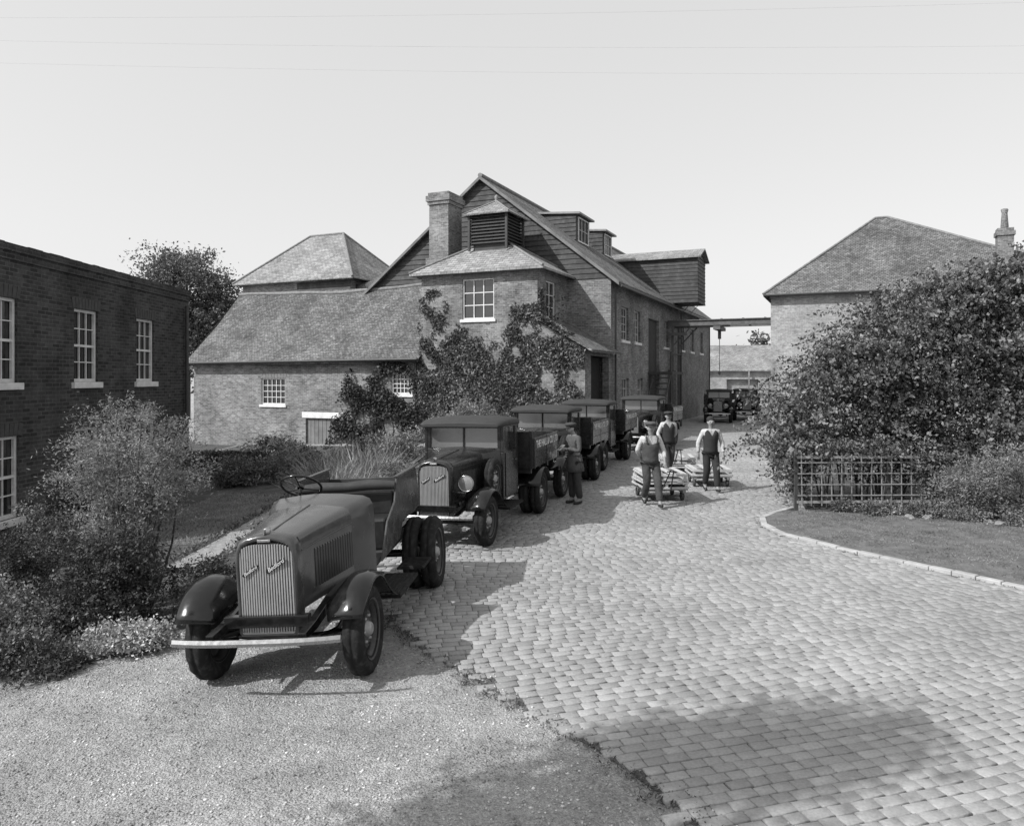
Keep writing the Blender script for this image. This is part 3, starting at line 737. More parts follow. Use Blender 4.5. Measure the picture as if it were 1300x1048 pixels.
# ---- ivy
ivy=[]
n=90000
a=rng.uniform(tx0-.1,tx1+.1,n); z=rng.uniform(0,7.1,n)
lim=4.0+.5*np.sin(a*2.1+1)+.3*np.sin(a*5.3)+rng.normal(size=n)*.12
pat=np.sin(a*3.1+np.sin(z*2.2)*2)+np.sin(z*2.7+np.cos(a*1.7)*2)+rng.normal(size=n)*.35
pat2=np.sin(a*5.1+np.sin(z*3.2+1)*2)+np.sin(z*4.7+np.cos(a*2.7)*2)+rng.normal(size=n)*.5
p=(z<lim)&~((pat<-.75)&(z>1.4))&~((pat2<-1.4)&(z>1.0))
p|=(a<-6.4)&(z<6.6)&(pat2>.5)&(rng.random(n)<.45)
p|=(a>-3.3)&(z<5.8)&(pat2>.1)&(rng.random(n)<.6)
p|=(z<lim+.8)&(pat2>.7)&(rng.random(n)<.5)
p&=~((a>-5.75)&(a<-3.95)&(z>4.9)&(z<7.05))
a=a[p];z=z[p]; th=.03+.16*rng.random(len(a))*np.clip(.35+.65*np.sin(a*4+z*3),.1,1)*np.where(z<4.2,1,.4)
ivy.append(np.stack([a,ty0-th,z],1))
n=9000; a=rng.uniform(tx1,.0,n); z=rng.uniform(0,4.4,n); pt=np.sin(a*4+z*2)+np.sin(z*4)+rng.normal(size=n)*.4; k=(z<(5.0-(a-tx1)*.55))&((pt>.0)|(z>3.6)); a=a[k];z=z[k]; ivy.append(np.stack([a,-3.66-.14*rng.random(len(a)),z],1))
n=2000; b=rng.uniform(-3.6,-.2,n); z=5.3+rng.random(n)**2*1.2; k=rng.random(n)<np.where(b<-3.0,.7,.04); ivy.append(np.stack([np.full(k.sum(),tx1+.05)+.08*rng.random(k.sum()),b[k],z[k]],1))
n=1800; t=rng.random(n)**1.5; a=tx1+.1+t*1.3; ivy.append(np.stack([a,-3.9+rng.random(n)**2*.9,5.36-(a-tx1)*.65+.06*rng.random(n)],1))
IV=tag(empty('climbing_ivy',(A[0],A[1],0),(0,0,RZ)),'thick ivy climbing over the lower walls of the tower','plant')
leafmesh('foliage',np.concatenate(ivy),.115,M_ivy,-.25,.85,IV)
mb=MB()
for i in range(20):
    x=random.uniform(tx0+.2,tx1-.2); pts=[(x,ty0-.02,-.4)]; m_=random.choice([3,4])
    for j in range(m_): x+=random.uniform(-.25,.25); x=min(max(x,tx0+.05),tx1-.1); pts.append((x,ty0-.015,-.4+(j+1)*.95))
    mb.tube(pts,list(np.linspace(.03,.005,len(pts))),5)
mb.obj('stem',M_bark,IV)
n=20000; a=rng.uniform(-14.3,-7.8,n); z=rng.uniform(-.5,3.55,n); ac=apx(446); top=3.1+.45*np.sin(a*1.9)-np.clip((ac-a)*3,0,6)
q=ws[1]; k=(z<top+rng.normal(size=n)*.12)&(rng.random(n)<.9)&~((a>bx0+q[0])&(a<bx0+q[1])&(z>q[2]-1)&(z<q[3]-1))
pat=np.sin(a*3.7+np.sin(z*2.9)*2)+np.sin(z*3.3+a)+rng.normal(size=n)*.4; k&=(pat>-.6)
IV2=tag(empty('wall_creeper',(A[0],A[1],0),(0,0,RZ)),'dark creeper spreading over the barn wall','plant')
leafmesh('foliage',np.stack([a[k],by0-.05-.28*rng.random(k.sum()),z[k]],1),.12,M_leafd,-.1,.8,IV2)
mb=MB()
for i in range(7):
    x=random.uniform(ac+.3,-8); pts=[(x,by0-.03,-.6)]
    for j in range(3): x+=random.uniform(-.3,.3); x=max(min(x,-7.8),ac); pts.append((x,by0-.03,-.6+(j+1)*.9))
    mb.tube(pts,[.035,.025,.015,.008],5)
mb.obj('stem',M_bark,IV2)

# ---------------------------------------------------------------- vegetation
tree('garden_tree','leafy broad tree rising behind the brick house',(-27,62,-.7),13,[(0,0,11,4,3.8,3.3),(-3,0,8,3,3,3),(3,.5,8.2,3,3,3),(.5,0,6,3.6,3,2.6)],52000,.42,.22,M_far,.35)
shrub('feathery_shrub','tall feathery grey-green shrub beside the lorry','shrub',[(-4.9,9.6,1.75,.7,.7,.6),(-5.35,9.8,1.3,.5,.6,.5),(-4.5,9.5,1.25,.5,.5,.55),(-4.9,9.6,.75,.45,.5,.6)],21000,.09,.042,M_leaff,40,.35,.3,.25,34,spr=(240,.35,44))
shrub('evergreen_bush','dense dark rounded evergreen bush at the gravel edge','shrub',[(-4.5,8.6,.35,.6,.55,.62),(-4.8,8.7,.05,.6,.5,.5)],34000,.05,.038,M_leafd,60,.1,.5,.2,6)
shrub('white_flowering_plant','low plant with pale flowers at the gravel edge','plant',[(-4.1,7.8,-.02,.38,.3,.2),(-3.85,7.9,-.05,.3,.25,.16)],7000,.05,.035,M_leafw,40,.3,.6,.2,3)
L_={M_leafd:'low dark ground-hugging shrub at the gravel edge',M_leaf:'small leafy shrub in the garden bed',M_leaff:'small feathery pale shrub in the garden bed'}
for i,(x,y,z,r,rh,mt,nn) in enumerate([(-5.2,7.6,-.08,.5,.22,M_leaf,9000),(-4.65,7.35,-.14,.34,.16,M_leafd,6000),(-6.1,8.6,.0,.5,.4,M_leaff,9000),(-5.6,8.1,-.05,.35,.28,M_leaf,6000),(-3.8,9.1,.0,.3,.28,M_leaff,4000),(-4.05,9.9,.05,.38,.32,M_leaf,5000),(-6.9,10.3,.1,.6,.55,M_leafd,8000),(-7.6,12.2,.1,.6,.6,M_leaf,7000),(-3.4,10.6,.0,.35,.26,M_leaff,4000)]):
    shrub('garden_shrub',L_[mt],'shrub',[(x,y,z,r,r*.85,rh),(x+r*.5,y+.1,z-.05,r*.6,r*.6,rh*.7)],nn,.06,.04,mt,45,.15,.5,.2,5,group='shrubs in the garden beds',spr=(14,.2,20))
for (x,y,z,r,rh,mt,nn,sz) in [(-3.0,21.5,.5,.8,.75,M_leaff,9000,.07),(-4.2,23,.3,.8,.6,M_leaf,8000,.08),(-1.6,28.2,1.0,1.2,.9,M_leaff,11000,.09),(-4.6,26.5,.1,.8,.6,M_leaf,7000,.09),(-6.7,24.5,.0,.9,.5,M_leafd,7000,.08),(-8.5,27,.1,1.0,.6,M_leaf,8000,.09),(-7.8,21.5,.0,.7,.45,M_leaf,7000,.08),(-2.6,17.0,.3,.5,.5,M_leaff,7000,.06),(-3.2,14.3,-.05,.45,.35,M_leaf,6000,.05),(-7.0,13,.0,.5,.35,M_leaff,6000,.05),(-8.4,15,.1,.4,.6,M_leafd,6000,.06),(-8.4,18,.1,.5,.6,M_leaf,6000,.07),(-4.2,15.2,-.1,.4,.30,M_leaff,6000,.05),(-3.6,12.6,-.05,.4,.26,M_leafd,5000,.05),(-6.6,21.8,.1,.6,.5,M_leaff,6000,.07),(-4.3,13.4,-.12,.35,.24,M_leaf,5000,.05)]:
    shrub('garden_shrub',{M_leafd:'dark rounded shrub in the garden before the barn',M_leaf:'rounded leafy shrub in the garden before the barn',M_leaff:'pale feathery shrub in the garden before the barn'}[mt],'shrub',[(x,y,z,r,r,rh),(x-r*.5,y,z-.15,r*.7,r*.7,rh*.7)],nn,.10,sz,mt,40,.2,.45,.2,5,group='shrubs in the garden beds',spr=(20,.3,20))
for (x,y,r,h_,nb) in [(-4.4,18.0,.5,.85,900),(-4.9,21.3,.6,.85,900),(-3.9,17.2,.45,.8,800),(-3.6,19.6,.5,.95,900)]:
    P=np.stack([rng.normal(size=nb)*r*.6,rng.normal(size=nb)*r*.6,rng.random(nb)*.2],1)
    o=leafmesh('tall_grass_clump',P,h_,M_tall,.55,.022); o.location=(x,y,gz(x)); tag(o,'arching clump of pale ornamental grass','plant',group='ornamental grass clumps')
P=np.stack([rng.uniform(-1.3,1.3,9000),rng.uniform(-.35,.35,9000),rng.uniform(0,.85,9000)],1); k=(abs(P[:,0])>1.15)|(abs(P[:,1])>.25)|(P[:,2]>.72)
o=leafmesh('clipped_hedge',P[k],.08,M_leafd,0,.7); o.location=(-9.0,23.6,gz(-9)); tag(o,'low clipped dark box hedge in the garden','hedge')
shrub('climbing_rose_shrub','huge rambling shrub spilling over the trellis','shrub',[(6.0,16.1,.9,.45,.7,.7),(6.45,16.2,1.7,.6,.9,.8),(6.9,16.3,2.4,.5,.8,.7),(7.6,16.4,2.6,.8,1.1,1.15),(8.1,16.4,3.5,.6,.8,.7),(8.9,16.6,3.1,1.2,1.3,1.6),(9.6,16.5,4.0,.8,.8,.8),(8.3,16.4,1.4,1.7,.9,1.2)],54000,.13,.08,M_leaf,44,0,.6,.15,32,spr=(560,.95,34))
shrub('climbing_rose_shrub','huge dense leafy shrub behind the rockery','shrub',[(10.6,16.6,3.2,1.4,1.4,1.8),(10.4,16.4,4.4,.7,.7,.5),(12.4,16.8,3.1,1.7,1.5,2.1),(11.6,16.4,4.5,.9,.8,.7),(10.8,16.2,1.2,1.9,1.1,1.4),(13.8,17,2.8,1.8,1.6,2.2)],52000,.15,.09,M_leaf,44,0,.6,.15,20,spr=(520,.95,34))
shrub('trailing_shrub','leafy shoots hanging over the front of the trellis','shrub',[(6.3,15.3,1.2,.6,.2,.25),(7.6,15.3,1.15,.8,.2,.3),(8.5,15.2,.8,.35,.2,.55),(5.9,15.35,.7,.18,.2,.45)],5500,.10,.07,M_leaf,30,0,.6,.2,6,spr=(90,.5,24))
shrub('arching_conifer','feathery spreading juniper at the edge of the bed','shrub',[(9.3,14.2,.75,.9,.6,.6),(8.7,14.3,.5,.6,.5,.45),(10.2,13.9,.7,.9,.6,.65)],24000,.09,.06,M_leaff,45,.35,.25,.2,12,spr=(120,.4,24))
for (x,y,r) in [(7.3,14.7,.3),(7.9,14.35,.28),(8.5,13.85,.3),(9.1,13.5,.3),(6.6,14.95,.22),(8.1,14.6,.35),(7.0,14.5,.18),(9.7,13.2,.25)]:
    shrub('rockery_plant','small low plant among the rockery stones','plant',[(x,y,.12,r,r*.8,r*.6)],1800,.05,.045,M_leaf if r<.3 else M_leaff,40,.2,.5,.2,2,group='rockery plants',spr=(8,.15,14))
for i in range(13):
    t=random.random(); x=6.9+t*3.4+random.uniform(-.05,.05); y=14.45-t*1.55+random.uniform(-.15,.15); r=random.uniform(.04,.1)
    vs=[];fs=[]
    mb=MB(); prof=[(-.9,.3),(-.5,.85),(0,1),(.45,.8),(.75,.35),(.8,.01)]
    for a_,b_ in prof:
        for k_ in range(8):
            tt=2*math.pi*k_/8; j=random.uniform(.8,1.2); vs.append((r*1.4*b_*math.cos(tt)*j,r*b_*math.sin(tt)*j,r*a_*.8*j))
    for a_ in range(5):
        for k_ in range(8): fs.append((a_*8+k_,a_*8+(k_+1)%8,(a_+1)*8+(k_+1)%8,(a_+1)*8+k_))
    mb.add(vs,fs); o=mb.obj('rockery_stone',M_rock,None,(x,y,VZ+r*.25),random.uniform(0,3)); tag(o,'rough grey stone edging the shrub bed','stone','rockery stones')
# trellis fence
M_lat=plain('weathered_lath',.24,.85,.3,5,.3,40)
Tr=tag(empty('trellis_fence',(5.75,15.15,.03),(0,0,math.radians(2))),'low weathered trellis fence under the rambling shrub','fence')
for i in range(4):
    mb=MB(); mb.box(i*.95-.035,i*.95+.035,-.035,.035,-.1,1.2); mb.obj('post',M_woodd,Tr)
mb=MB(); mb.box(0,2.85,-.065,-.04,1.05,1.1); mb.obj('rail',M_lat,Tr)
mb=MB(); mb.box(0,2.85,-.065,-.04,.15,.2); mb.obj('rail',M_lat,Tr)
mb=MB()
for i in range(14): 
    j=random.uniform(-.01,.01); mb.add([(.07+i*.205+j,-.075,.1),(.095+i*.205+j,-.075,.1),(.095+i*.205-j,-.078,1.15),(.07+i*.205-j,-.078,1.15)],[(0,1,2,3)])
for i in range(4): mb.box(0,2.85,-.09,-.08,.3+i*.22,.322+i*.22)
mb.obj('lattice',M_lat,Tr)
tree('shade_tree','leafy unseen tree added to shade the foreground',(-7.0,1.1,-.3),8,[(.2,-.1,7.2,.7,.45,.35),(1.1,.35,7.35,.8,.5,.4),(2.0,.7,7.2,.7,.45,.35),(2.8,.9,7.0,.45,.3,.25)],7000,.20,.11,M_leaf,.08,44,7)  # added out of view, crown shaped to cast the foreground shadow
bl=[(x,0,4+2*random.random(),9,4,5+3*random.random()) for x in range(-160,200,11)]
P=clumps(bl,26000,1.2,60,.3); o=leafmesh('distant_woodland',P,1.1,M_far); o.location=(20,170,0); tag(o,'distant belt of trees beyond the yard','woodland',kind='stuff')
for i,(z0,y0,dz) in enumerate(((13.4,22,.6),(12.6,22.4,-.2),(12.1,23,-.4),(14.6,22.5,.3))):
    mb=MB(); mb.tube([(x,y0,z0+(x/40)**2*.8+dz*x/40) for x in range(-44,45,4)],.003,5); tag(mb.obj('overhead_wire',M_wire),'thin overhead telegraph wire crossing the sky','wire',group='overhead telegraph wires')

# ---------------------------------------------------------------- vehicles
def wheel(parent,x,y,r,w_,side,name='wheel',zc=None,rot=None):
    zc=r if zc is None else zc
    mb=MB(); s_=side; k=w_/.2
    mb.lathe([(s_*.02*k,.001),(s_*.085*k,.001),(s_*.085*k,.045),(s_*.07*k,.06),(s_*.03*k,.075)],20,'x')
    for i in range(6):
        t=i*math.pi/3; mb.lathe([(s_*.02,.014),(s_*.048,.014),(s_*.05,.001)],6,'x',(0,.12*math.cos(t),.12*math.sin(t)))
    hb=mb.obj('wheel',M_slat,parent,(x,y,zc),rot=rot)
    ri=r*.63
    mb=MB(); mb.lathe([(-w_*.38,ri-.02),(-w_*.4,ri+.02),(-w_*.5,ri+.06),(-w_*.52,r*.86),(-w_*.42,r*.955),(-w_*.25,r),(-w_*.08,r*1.003),(-w_*.06,r*.985),(w_*.06,r*.985),(w_*.08,r*1.003),(w_*.25,r),(w_*.42,r*.955),(w_*.52,r*.86),(w_*.5,ri+.06),(w_*.4,ri+.02),(w_*.38,ri-.02)],64,'x',tread=(4,5,10,11))
    mb.obj('tyre',M_tyre,hb)
    mb=MB(); mb.lathe([(-s_*w_*.4,ri+.005),(-s_*w_*.3,ri-.03),(s_*.0,ri-.05),(s_*w_*.3,ri-.025),(s_*w_*.42,ri+.012),(s_*w_*.44,ri+.02)],32,'x')
    mb.lathe([(s_*.015,.04),(s_*.03,.07),(s_*.012,.15),(s_*.03,.17),(s_*.0,ri-.045)],32,'x')
    for i in range(8):
        t=(i+.5)*math.pi/4; mb.lathe([(s_*.031,.024),(s_*.034,.001)],8,'x',(0,.185*math.cos(t),.185*math.sin(t)),1)
    mb.obj('rim',[M_rimm,M_dark],hb)
    return hb
def bonsec(y,hw,zt,zb,rd=.16):
    R=[(hw*1.0,zb),(hw,(zb+zt)/2),(hw,zt-rd),(hw*.985,zt-rd*.6),(hw*.93,zt-rd*.27),(hw*.8,zt-rd*.09),(hw*.4,zt+.01),(0,zt+.022)]
    return [(a,y,b) for a,b in R]+[(-a,y,b) for a,b in R[-2::-1]]
def fender(parent,side,mat,y0=0,r=.52,zc=.42,back=.85,zend=.50):
    mb=MB(); path=[]
    for i in range(13):
        ph=math.radians(26+i*8.2); path.append((-r*math.cos(ph),zc+r*math.sin(ph)*.99,-math.cos(ph),math.sin(ph)))
    yl,zl=path[-1][0],path[-1][1]; ny,nz=path[-1][2],path[-1][3]
    for i in range(1,8):
        t=i/7; yv=yl+(back-yl)*t; zv=zl+(zend-zl)*(1-(1-t)**1.5) ; nn=Vector((ny*(1-t),nz*(1-t)+t)).normalized(); path.append((yv,zv,nn.x,nn.y))
    cs=[(-.30,-.22),(-.22,-.12),(-.15,-.045),(-.10,-.008),(-.03,.01),(.05,.008),(.095,-.010),(.125,-.035),(.132,-.055)]
    secs=[]
    for k,(yv,zv,a,b) in enumerate(path):
        t=k/(len(path)-1); row=[]
        for u,v in cs:
            fl=(.35+.65*math.sin(math.pi*min(max(t*1.1,0),1)))
            vv=v*fl if u>.05 or u<-.12 else v
            wd=u*(.75+.25*min(t*5,1))
            row.append((side*(.74+wd),y0+yv+a*vv,zv+b*vv))
        secs.append(row)
    mb.loft(secs)
    return mb.obj('mudguard',mat,parent,solid=.008)
def headlamp(parent,x,y,z):
    mb=MB(); mb.lathe([(.17,.001),(.16,.05),(.12,.09),(.05,.12),(0,.128)],24,'y',(x,y,z)); mb.tube([(x,y+.08,z-.1),(x*.9,y+.1,z-.32)],.018,8)
    h=mb.obj('headlamp',M_blk,parent)
    mb=MB(); mb.lathe([(.01,.13),(-.012,.134),(-.016,.124),(-.01,.118)],24,'y',(x,y,z)); mb.obj('rim',M_chrome,h)
    mb=MB(); mb.lathe([(-.01,.119),(-.022,.08),(-.028,.001)],24,'y',(x,y,z)); mb.obj('lens',M_lens,h)
M_lens=plain('lamp_lens',.2,.1,.1,8,.2,50,.003,spec=.8)
M_screen=plain('windscreen_glass',.10,.07,.2,2,.05,2,.003,spec=1.0)
def front_end(t,paint,shellm,badge=True,cabfront=.78):
    mb=MB()
    for s_ in (-1,1):
        mb.prism([(-.72,.56),(-.45,.56),(0,.62),(.5,.58),(3.5,.62),(3.5,.78),(.3,.74),(0,.72),(-.45,.64),(-.72,.62)],s_*.40-.035,s_*.40+.035,'x')
        for k in range(4): mb.tube([(s_*.47,-.5+.06*k,.52-.015*k),(s_*.47,0,.43-.015*k),(s_*.47,.5-.06*k,.52-.015*k)],.014,6)
    for yv in (-.45,.9,2.0,3.2): mb.box(-.38,.38,yv-.04,yv+.04,.6,.7)
    mb.tube([(-.68,0,.41),(-.3,0,.36),(.3,0,.36),(.68,0,.41)],.035,8)
    mb.obj('chassis',M_blk,t,bevel=.006)
    zb,zt,hw=.50,1.385,.275
    def outline(k,y):
        h=hw-k; z0=zb+k; z1=zt-k*1.6
        return [(h-.02,y,z0),(h,y,z0+.03),(h+.005,y,z1-.22),(h-.005,y,z1-.1),(h-.035,y,z1-.035),(h-.09,y,z1-.008),(h*.3,y,z1+.012),(0,y,z1+.022),(-h*.3,y,z1+.012),(-h+.09,y,z1-.008),(-h+.035,y,z1-.035),(-h+.005,y,z1-.1),(-h-.005,y,z1-.22),(-h,y,z0+.03),(-h+.02,y,z0)]
    mb=MB(); mb.loft([outline(0.0,-.28),outline(0,-.40),outline(.008,-.43),outline(.022,-.445),outline(.035,-.43),outline(.035,-.35)],0,True,True)
    mb.obj('radiator_shell',shellm,t)
    mb=MB(); ns=21
    for i in range(ns):
        x=-.232+.464*i/(ns-1); zz=1.315-.05*abs(x/.232)**4
        bow=.02*(1-(x/.24)**2)
        mb.box(x-.0068,x+.0068,-.43-bow,-.395,.545,zz)
    mb.box(-.236,.236,-.438,-.40,.53,.547)
    mb.obj('grille',M_slat,t)
    mb=MB(); mb.box(-.238,.238,-.385,-.37,.54,1.33); mb.lathe([(-.47,.001),(-.47,.026),(-.455,.03),(-.43,.03)],16,'y',(0,0,.62),0); mb.obj('radiator_core',M_dark,t)
    mb=MB(); mb.lathe([(1.395,.03),(1.42,.034),(1.44,.03),(1.45,.001)],16,'z',(0,-.37,0)); mb.box(-.005,.005,-.44,-.30,1.40,1.44); mb.obj('radiator_cap',M_chrome,t)
    if badge:
        mb=MB(); mb.box(-.06,.06,-.455,-.445,1.335,1.36); mb.obj('emblem',M_chrome,t,bevel=.006)
        for bx_,bz_,sc_ in ((.10,1.13,1.0),(-.13,1.09,.8)):
            R_=Matrix.Translation((bx_,-.460,bz_))@Matrix.Rotation(math.radians(-32),4,'Y')
            mb=MB(); L2=.105*sc_; h2=.019*sc_; P6=((-L2,-h2),(L2*.75,-h2),(L2,h2*.4),(L2*.85,h2),(-L2*.8,h2),(-L2,h2*.3))
            mb.add([R_@Vector((p[0],0,p[1])) for p in P6]+[R_@Vector((p[0],.010,p[1])) for p in P6],[(0,1,2,3,4,5)]+[(i,6+i,6+(i+1)%6,(i+1)%6) for i in range(6)])
            bo=mb.obj('badge',M_blk,t)
            text_obj('Bedford',.050*sc_,(bx_,-.462,bz_),(math.radians(90),math.radians(-32),0),M_let,bo,'badge_lettering',.0015,.3,1.05,.005)
    mb=MB(); mb.loft([bonsec(-.30,.270,1.37,.70,.11),bonsec(0,.31,1.395,.70,.12),bonsec(.4,.372,1.42,.70,.14),bonsec(cabfront-.02,.43,1.44,.70,.16)])
    mb.tube([(0,-.3,1.395),(0,.2,1.432),(0,cabfront-.03,1.465)],.008,6)
    for s_ in (-1,1): mb.tube([(s_*.275,-.29,1.22),(s_*.315,0,1.235),(s_*.375,.4,1.25),(s_*.433,cabfront-.03,1.26)],.006,6)
    for i in range(15):
        yv=-.04+i*.052; x=.31+max(yv,0)*.155+min(yv,0)*.13+.004
        for s_ in (-1,1):
            mb.add([(s_*(x+.001),yv,.82),(s_*(x+.016),yv+.016,.835),(s_*(x+.016),yv+.016,1.165),(s_*(x+.001),yv,1.18),(s_*(x+.005),yv+.024,.82),(s_*(x+.005),yv+.024,1.18)],[(0,1,2,3),(1,4,5,2),(0,4,1),(3,2,5)])
            mb.quad((s_*(x+.008),yv+.025,.83),(s_*(x+.0125),yv+.050,.83),(s_*(x+.0125),yv+.050,1.17),(s_*(x+.008),yv+.025,1.17),1)  # dark strip painting the shade in each slot between louvres
    mb.obj('bonnet',[paint,M_dark],t)
    for s_ in (-1,1):
        fender(t,s_,M_blk)
        wheel(t,s_*.72,0,.41,.19,s_)
        mb=MB(); mb.box(min(s_*.5,s_*.88),max(s_*.5,s_*.88),.84,1.75 ,.44,.475)
        for i in range(6): x=s_*(.56+i*.055); mb.box(x-.012,x+.012,.86,1.73,.475,.483)
        mb.obj('running_board',M_tyre,t,bevel=.004)
    mb=MB()
    secs=[]
    for i in range(13):
        x=-.73+1.46*i/12; yb=-.78+.06*(abs(x)/.73)**3
        secs.append([(x,yb,.535),(x,yb-.012,.565),(x,yb,.595),(x,yb+.012,.595),(x,yb+.012,.535)])
    mb.loft(secs,0,False,True); mb.obj('bumper',M_chrome,t)
    for s_ in (-1,1):
        mb=MB(); mb.box(s_*.40-.02,s_*.40+.02,-.77,-.45,.55,.58)
        mb.obj('bumper_bracket',M_blk,t)
def rear_wheels(t,y,r=.44):
    for s_ in (-1,1):
        wheel(t,s_*.63,y,r,.19,s_); wheel(t,s_*.86,y,r,.19,s_)
    mb=MB(); mb.tube([(-.85,y,r),(.85,y,r)],.05,10); mb.lathe([(-.16,.05),(-.12,.15),(0,.18),(.12,.15),(.16,.05)],16,'x',(0,y,r)); mb.obj('axle',M_blk,t)

t1=tag(empty('open_lorry_chassis',(-2.07,7.0,gz(-2.07)),(0,math.radians(-3.15),math.radians(-4.2))),'new grey lorry chassis without cab, twin rear wheels, parked on gravel','lorry')
front_end(t1,M_body,M_body)
rear_wheels(t1,2.85,.46)
mb=MB(); mb.loft([bonsec(.76,.43,1.44,.62,.16),bonsec(.9,.51,1.47,.62,.17),bonsec(1.12,.57,1.50,.62,.18)])
mb.loft([bonsec(1.12,.57,1.50,.62,.18),bonsec(1.14,.545,1.47,.62,.18),bonsec(1.0,.53,1.45,.62,.18)])
mb.obj('scuttle',M_body,t1)
mb=MB(); mb.box(-.52,.52,1.02,1.05,1.08,1.40); 
for x in (-.1,.02,.14): mb.lathe([(1.049,.05),(1.065,.05),(1.067,.001)],16,'y',(x,0,1.3),1)
mb.obj('dashboard',[M_woodd,M_lens],t1)
mb=MB()
Mx=Matrix.Translation((-.34,1.45,1.57))@Matrix.Rotation(math.radians(-38),4,'X')
ringp=[Mx@Vector((.225*math.cos(a_),.225*math.sin(a_),0)) for a_ in np.linspace(0,2*math.pi,33)]
mb.tube(ringp,.014,8,0,False)
for a_ in (.5,2.6,4.7): mb.tube([Mx@Vector((0,0,-.03)),Mx@Vector((.22*math.cos(a_),.22*math.sin(a_),0))],.008,6)
mb.tube([Mx@Vector((0,0,.01)),Mx@Vector((0,0,-.75))],.02,8); mb.lathe([(-.03,.04),(.015,.035),(.02,.001)],12,'z',(0,0,0),0,None,Mx); mb.obj('steering_wheel',M_blk,t1)
mb=MB(); mb.box(-.56,.56,1.12,1.9,.72,.76); mb.obj('floor',M_woodd,t1)
mb=MB(); mb.box(-.55,.55,1.68,2.1,.76,1.12); mb.box(-.56,.56,2.05,2.15,1.1,1.38); mb.obj('seat',M_leather,t1,bevel=.03)
mb=MB(); poly=[(1.22,.74),(1.55,1.12),(1.95,1.28),(2.10,1.54),(3.2,1.54),(3.3,1.30),(3.3,1.0),(2.9,.98),(2.3,.98),(2.1,.8)]
for s_ in (-1,1): mb.prism(poly,s_*.60-.012,s_*.60+.012,'x')
mb.box(-.588,.588,2.2,2.225,1.0,1.48); mb.box(-.588,.588,3.2,3.225,1.0,1.42); mb.box(-.588,.588,2.2,3.2,.98,1.0)
for s_ in (-1,1): mb.box(s_*.60-.03,s_*.60+.03,2.08,3.22,1.542,1.565)
mb.obj('rear_body',M_body,t1,bevel=.008)
mb=MB(); mb.tube([(-.6,2.0,1.45),(-.3,1.98,1.47),(0,2.0,1.46),(.3,2.0,1.48),(.6,2.02,1.46)],[.05,.065,.06,.065,.05],10); mb.obj('tilt_roll',M_canvas,t1)
mb=MB(); mb.box(.62,.94,1.80,2.30,.50,.52)
for i in range(7): mb.box(.64,.92,1.82+i*.07,1.85+i*.07,.52,.532)
mb.obj('step',M_tyre,t1)
mb=MB(); mb.box(-.62,.62,3.5,3.56,.66,.78); mb.box(-.25,.25,2.9,3.5,.78,.84); mb.obj('rear_crossmember',M_blk,t1,bevel=.006)

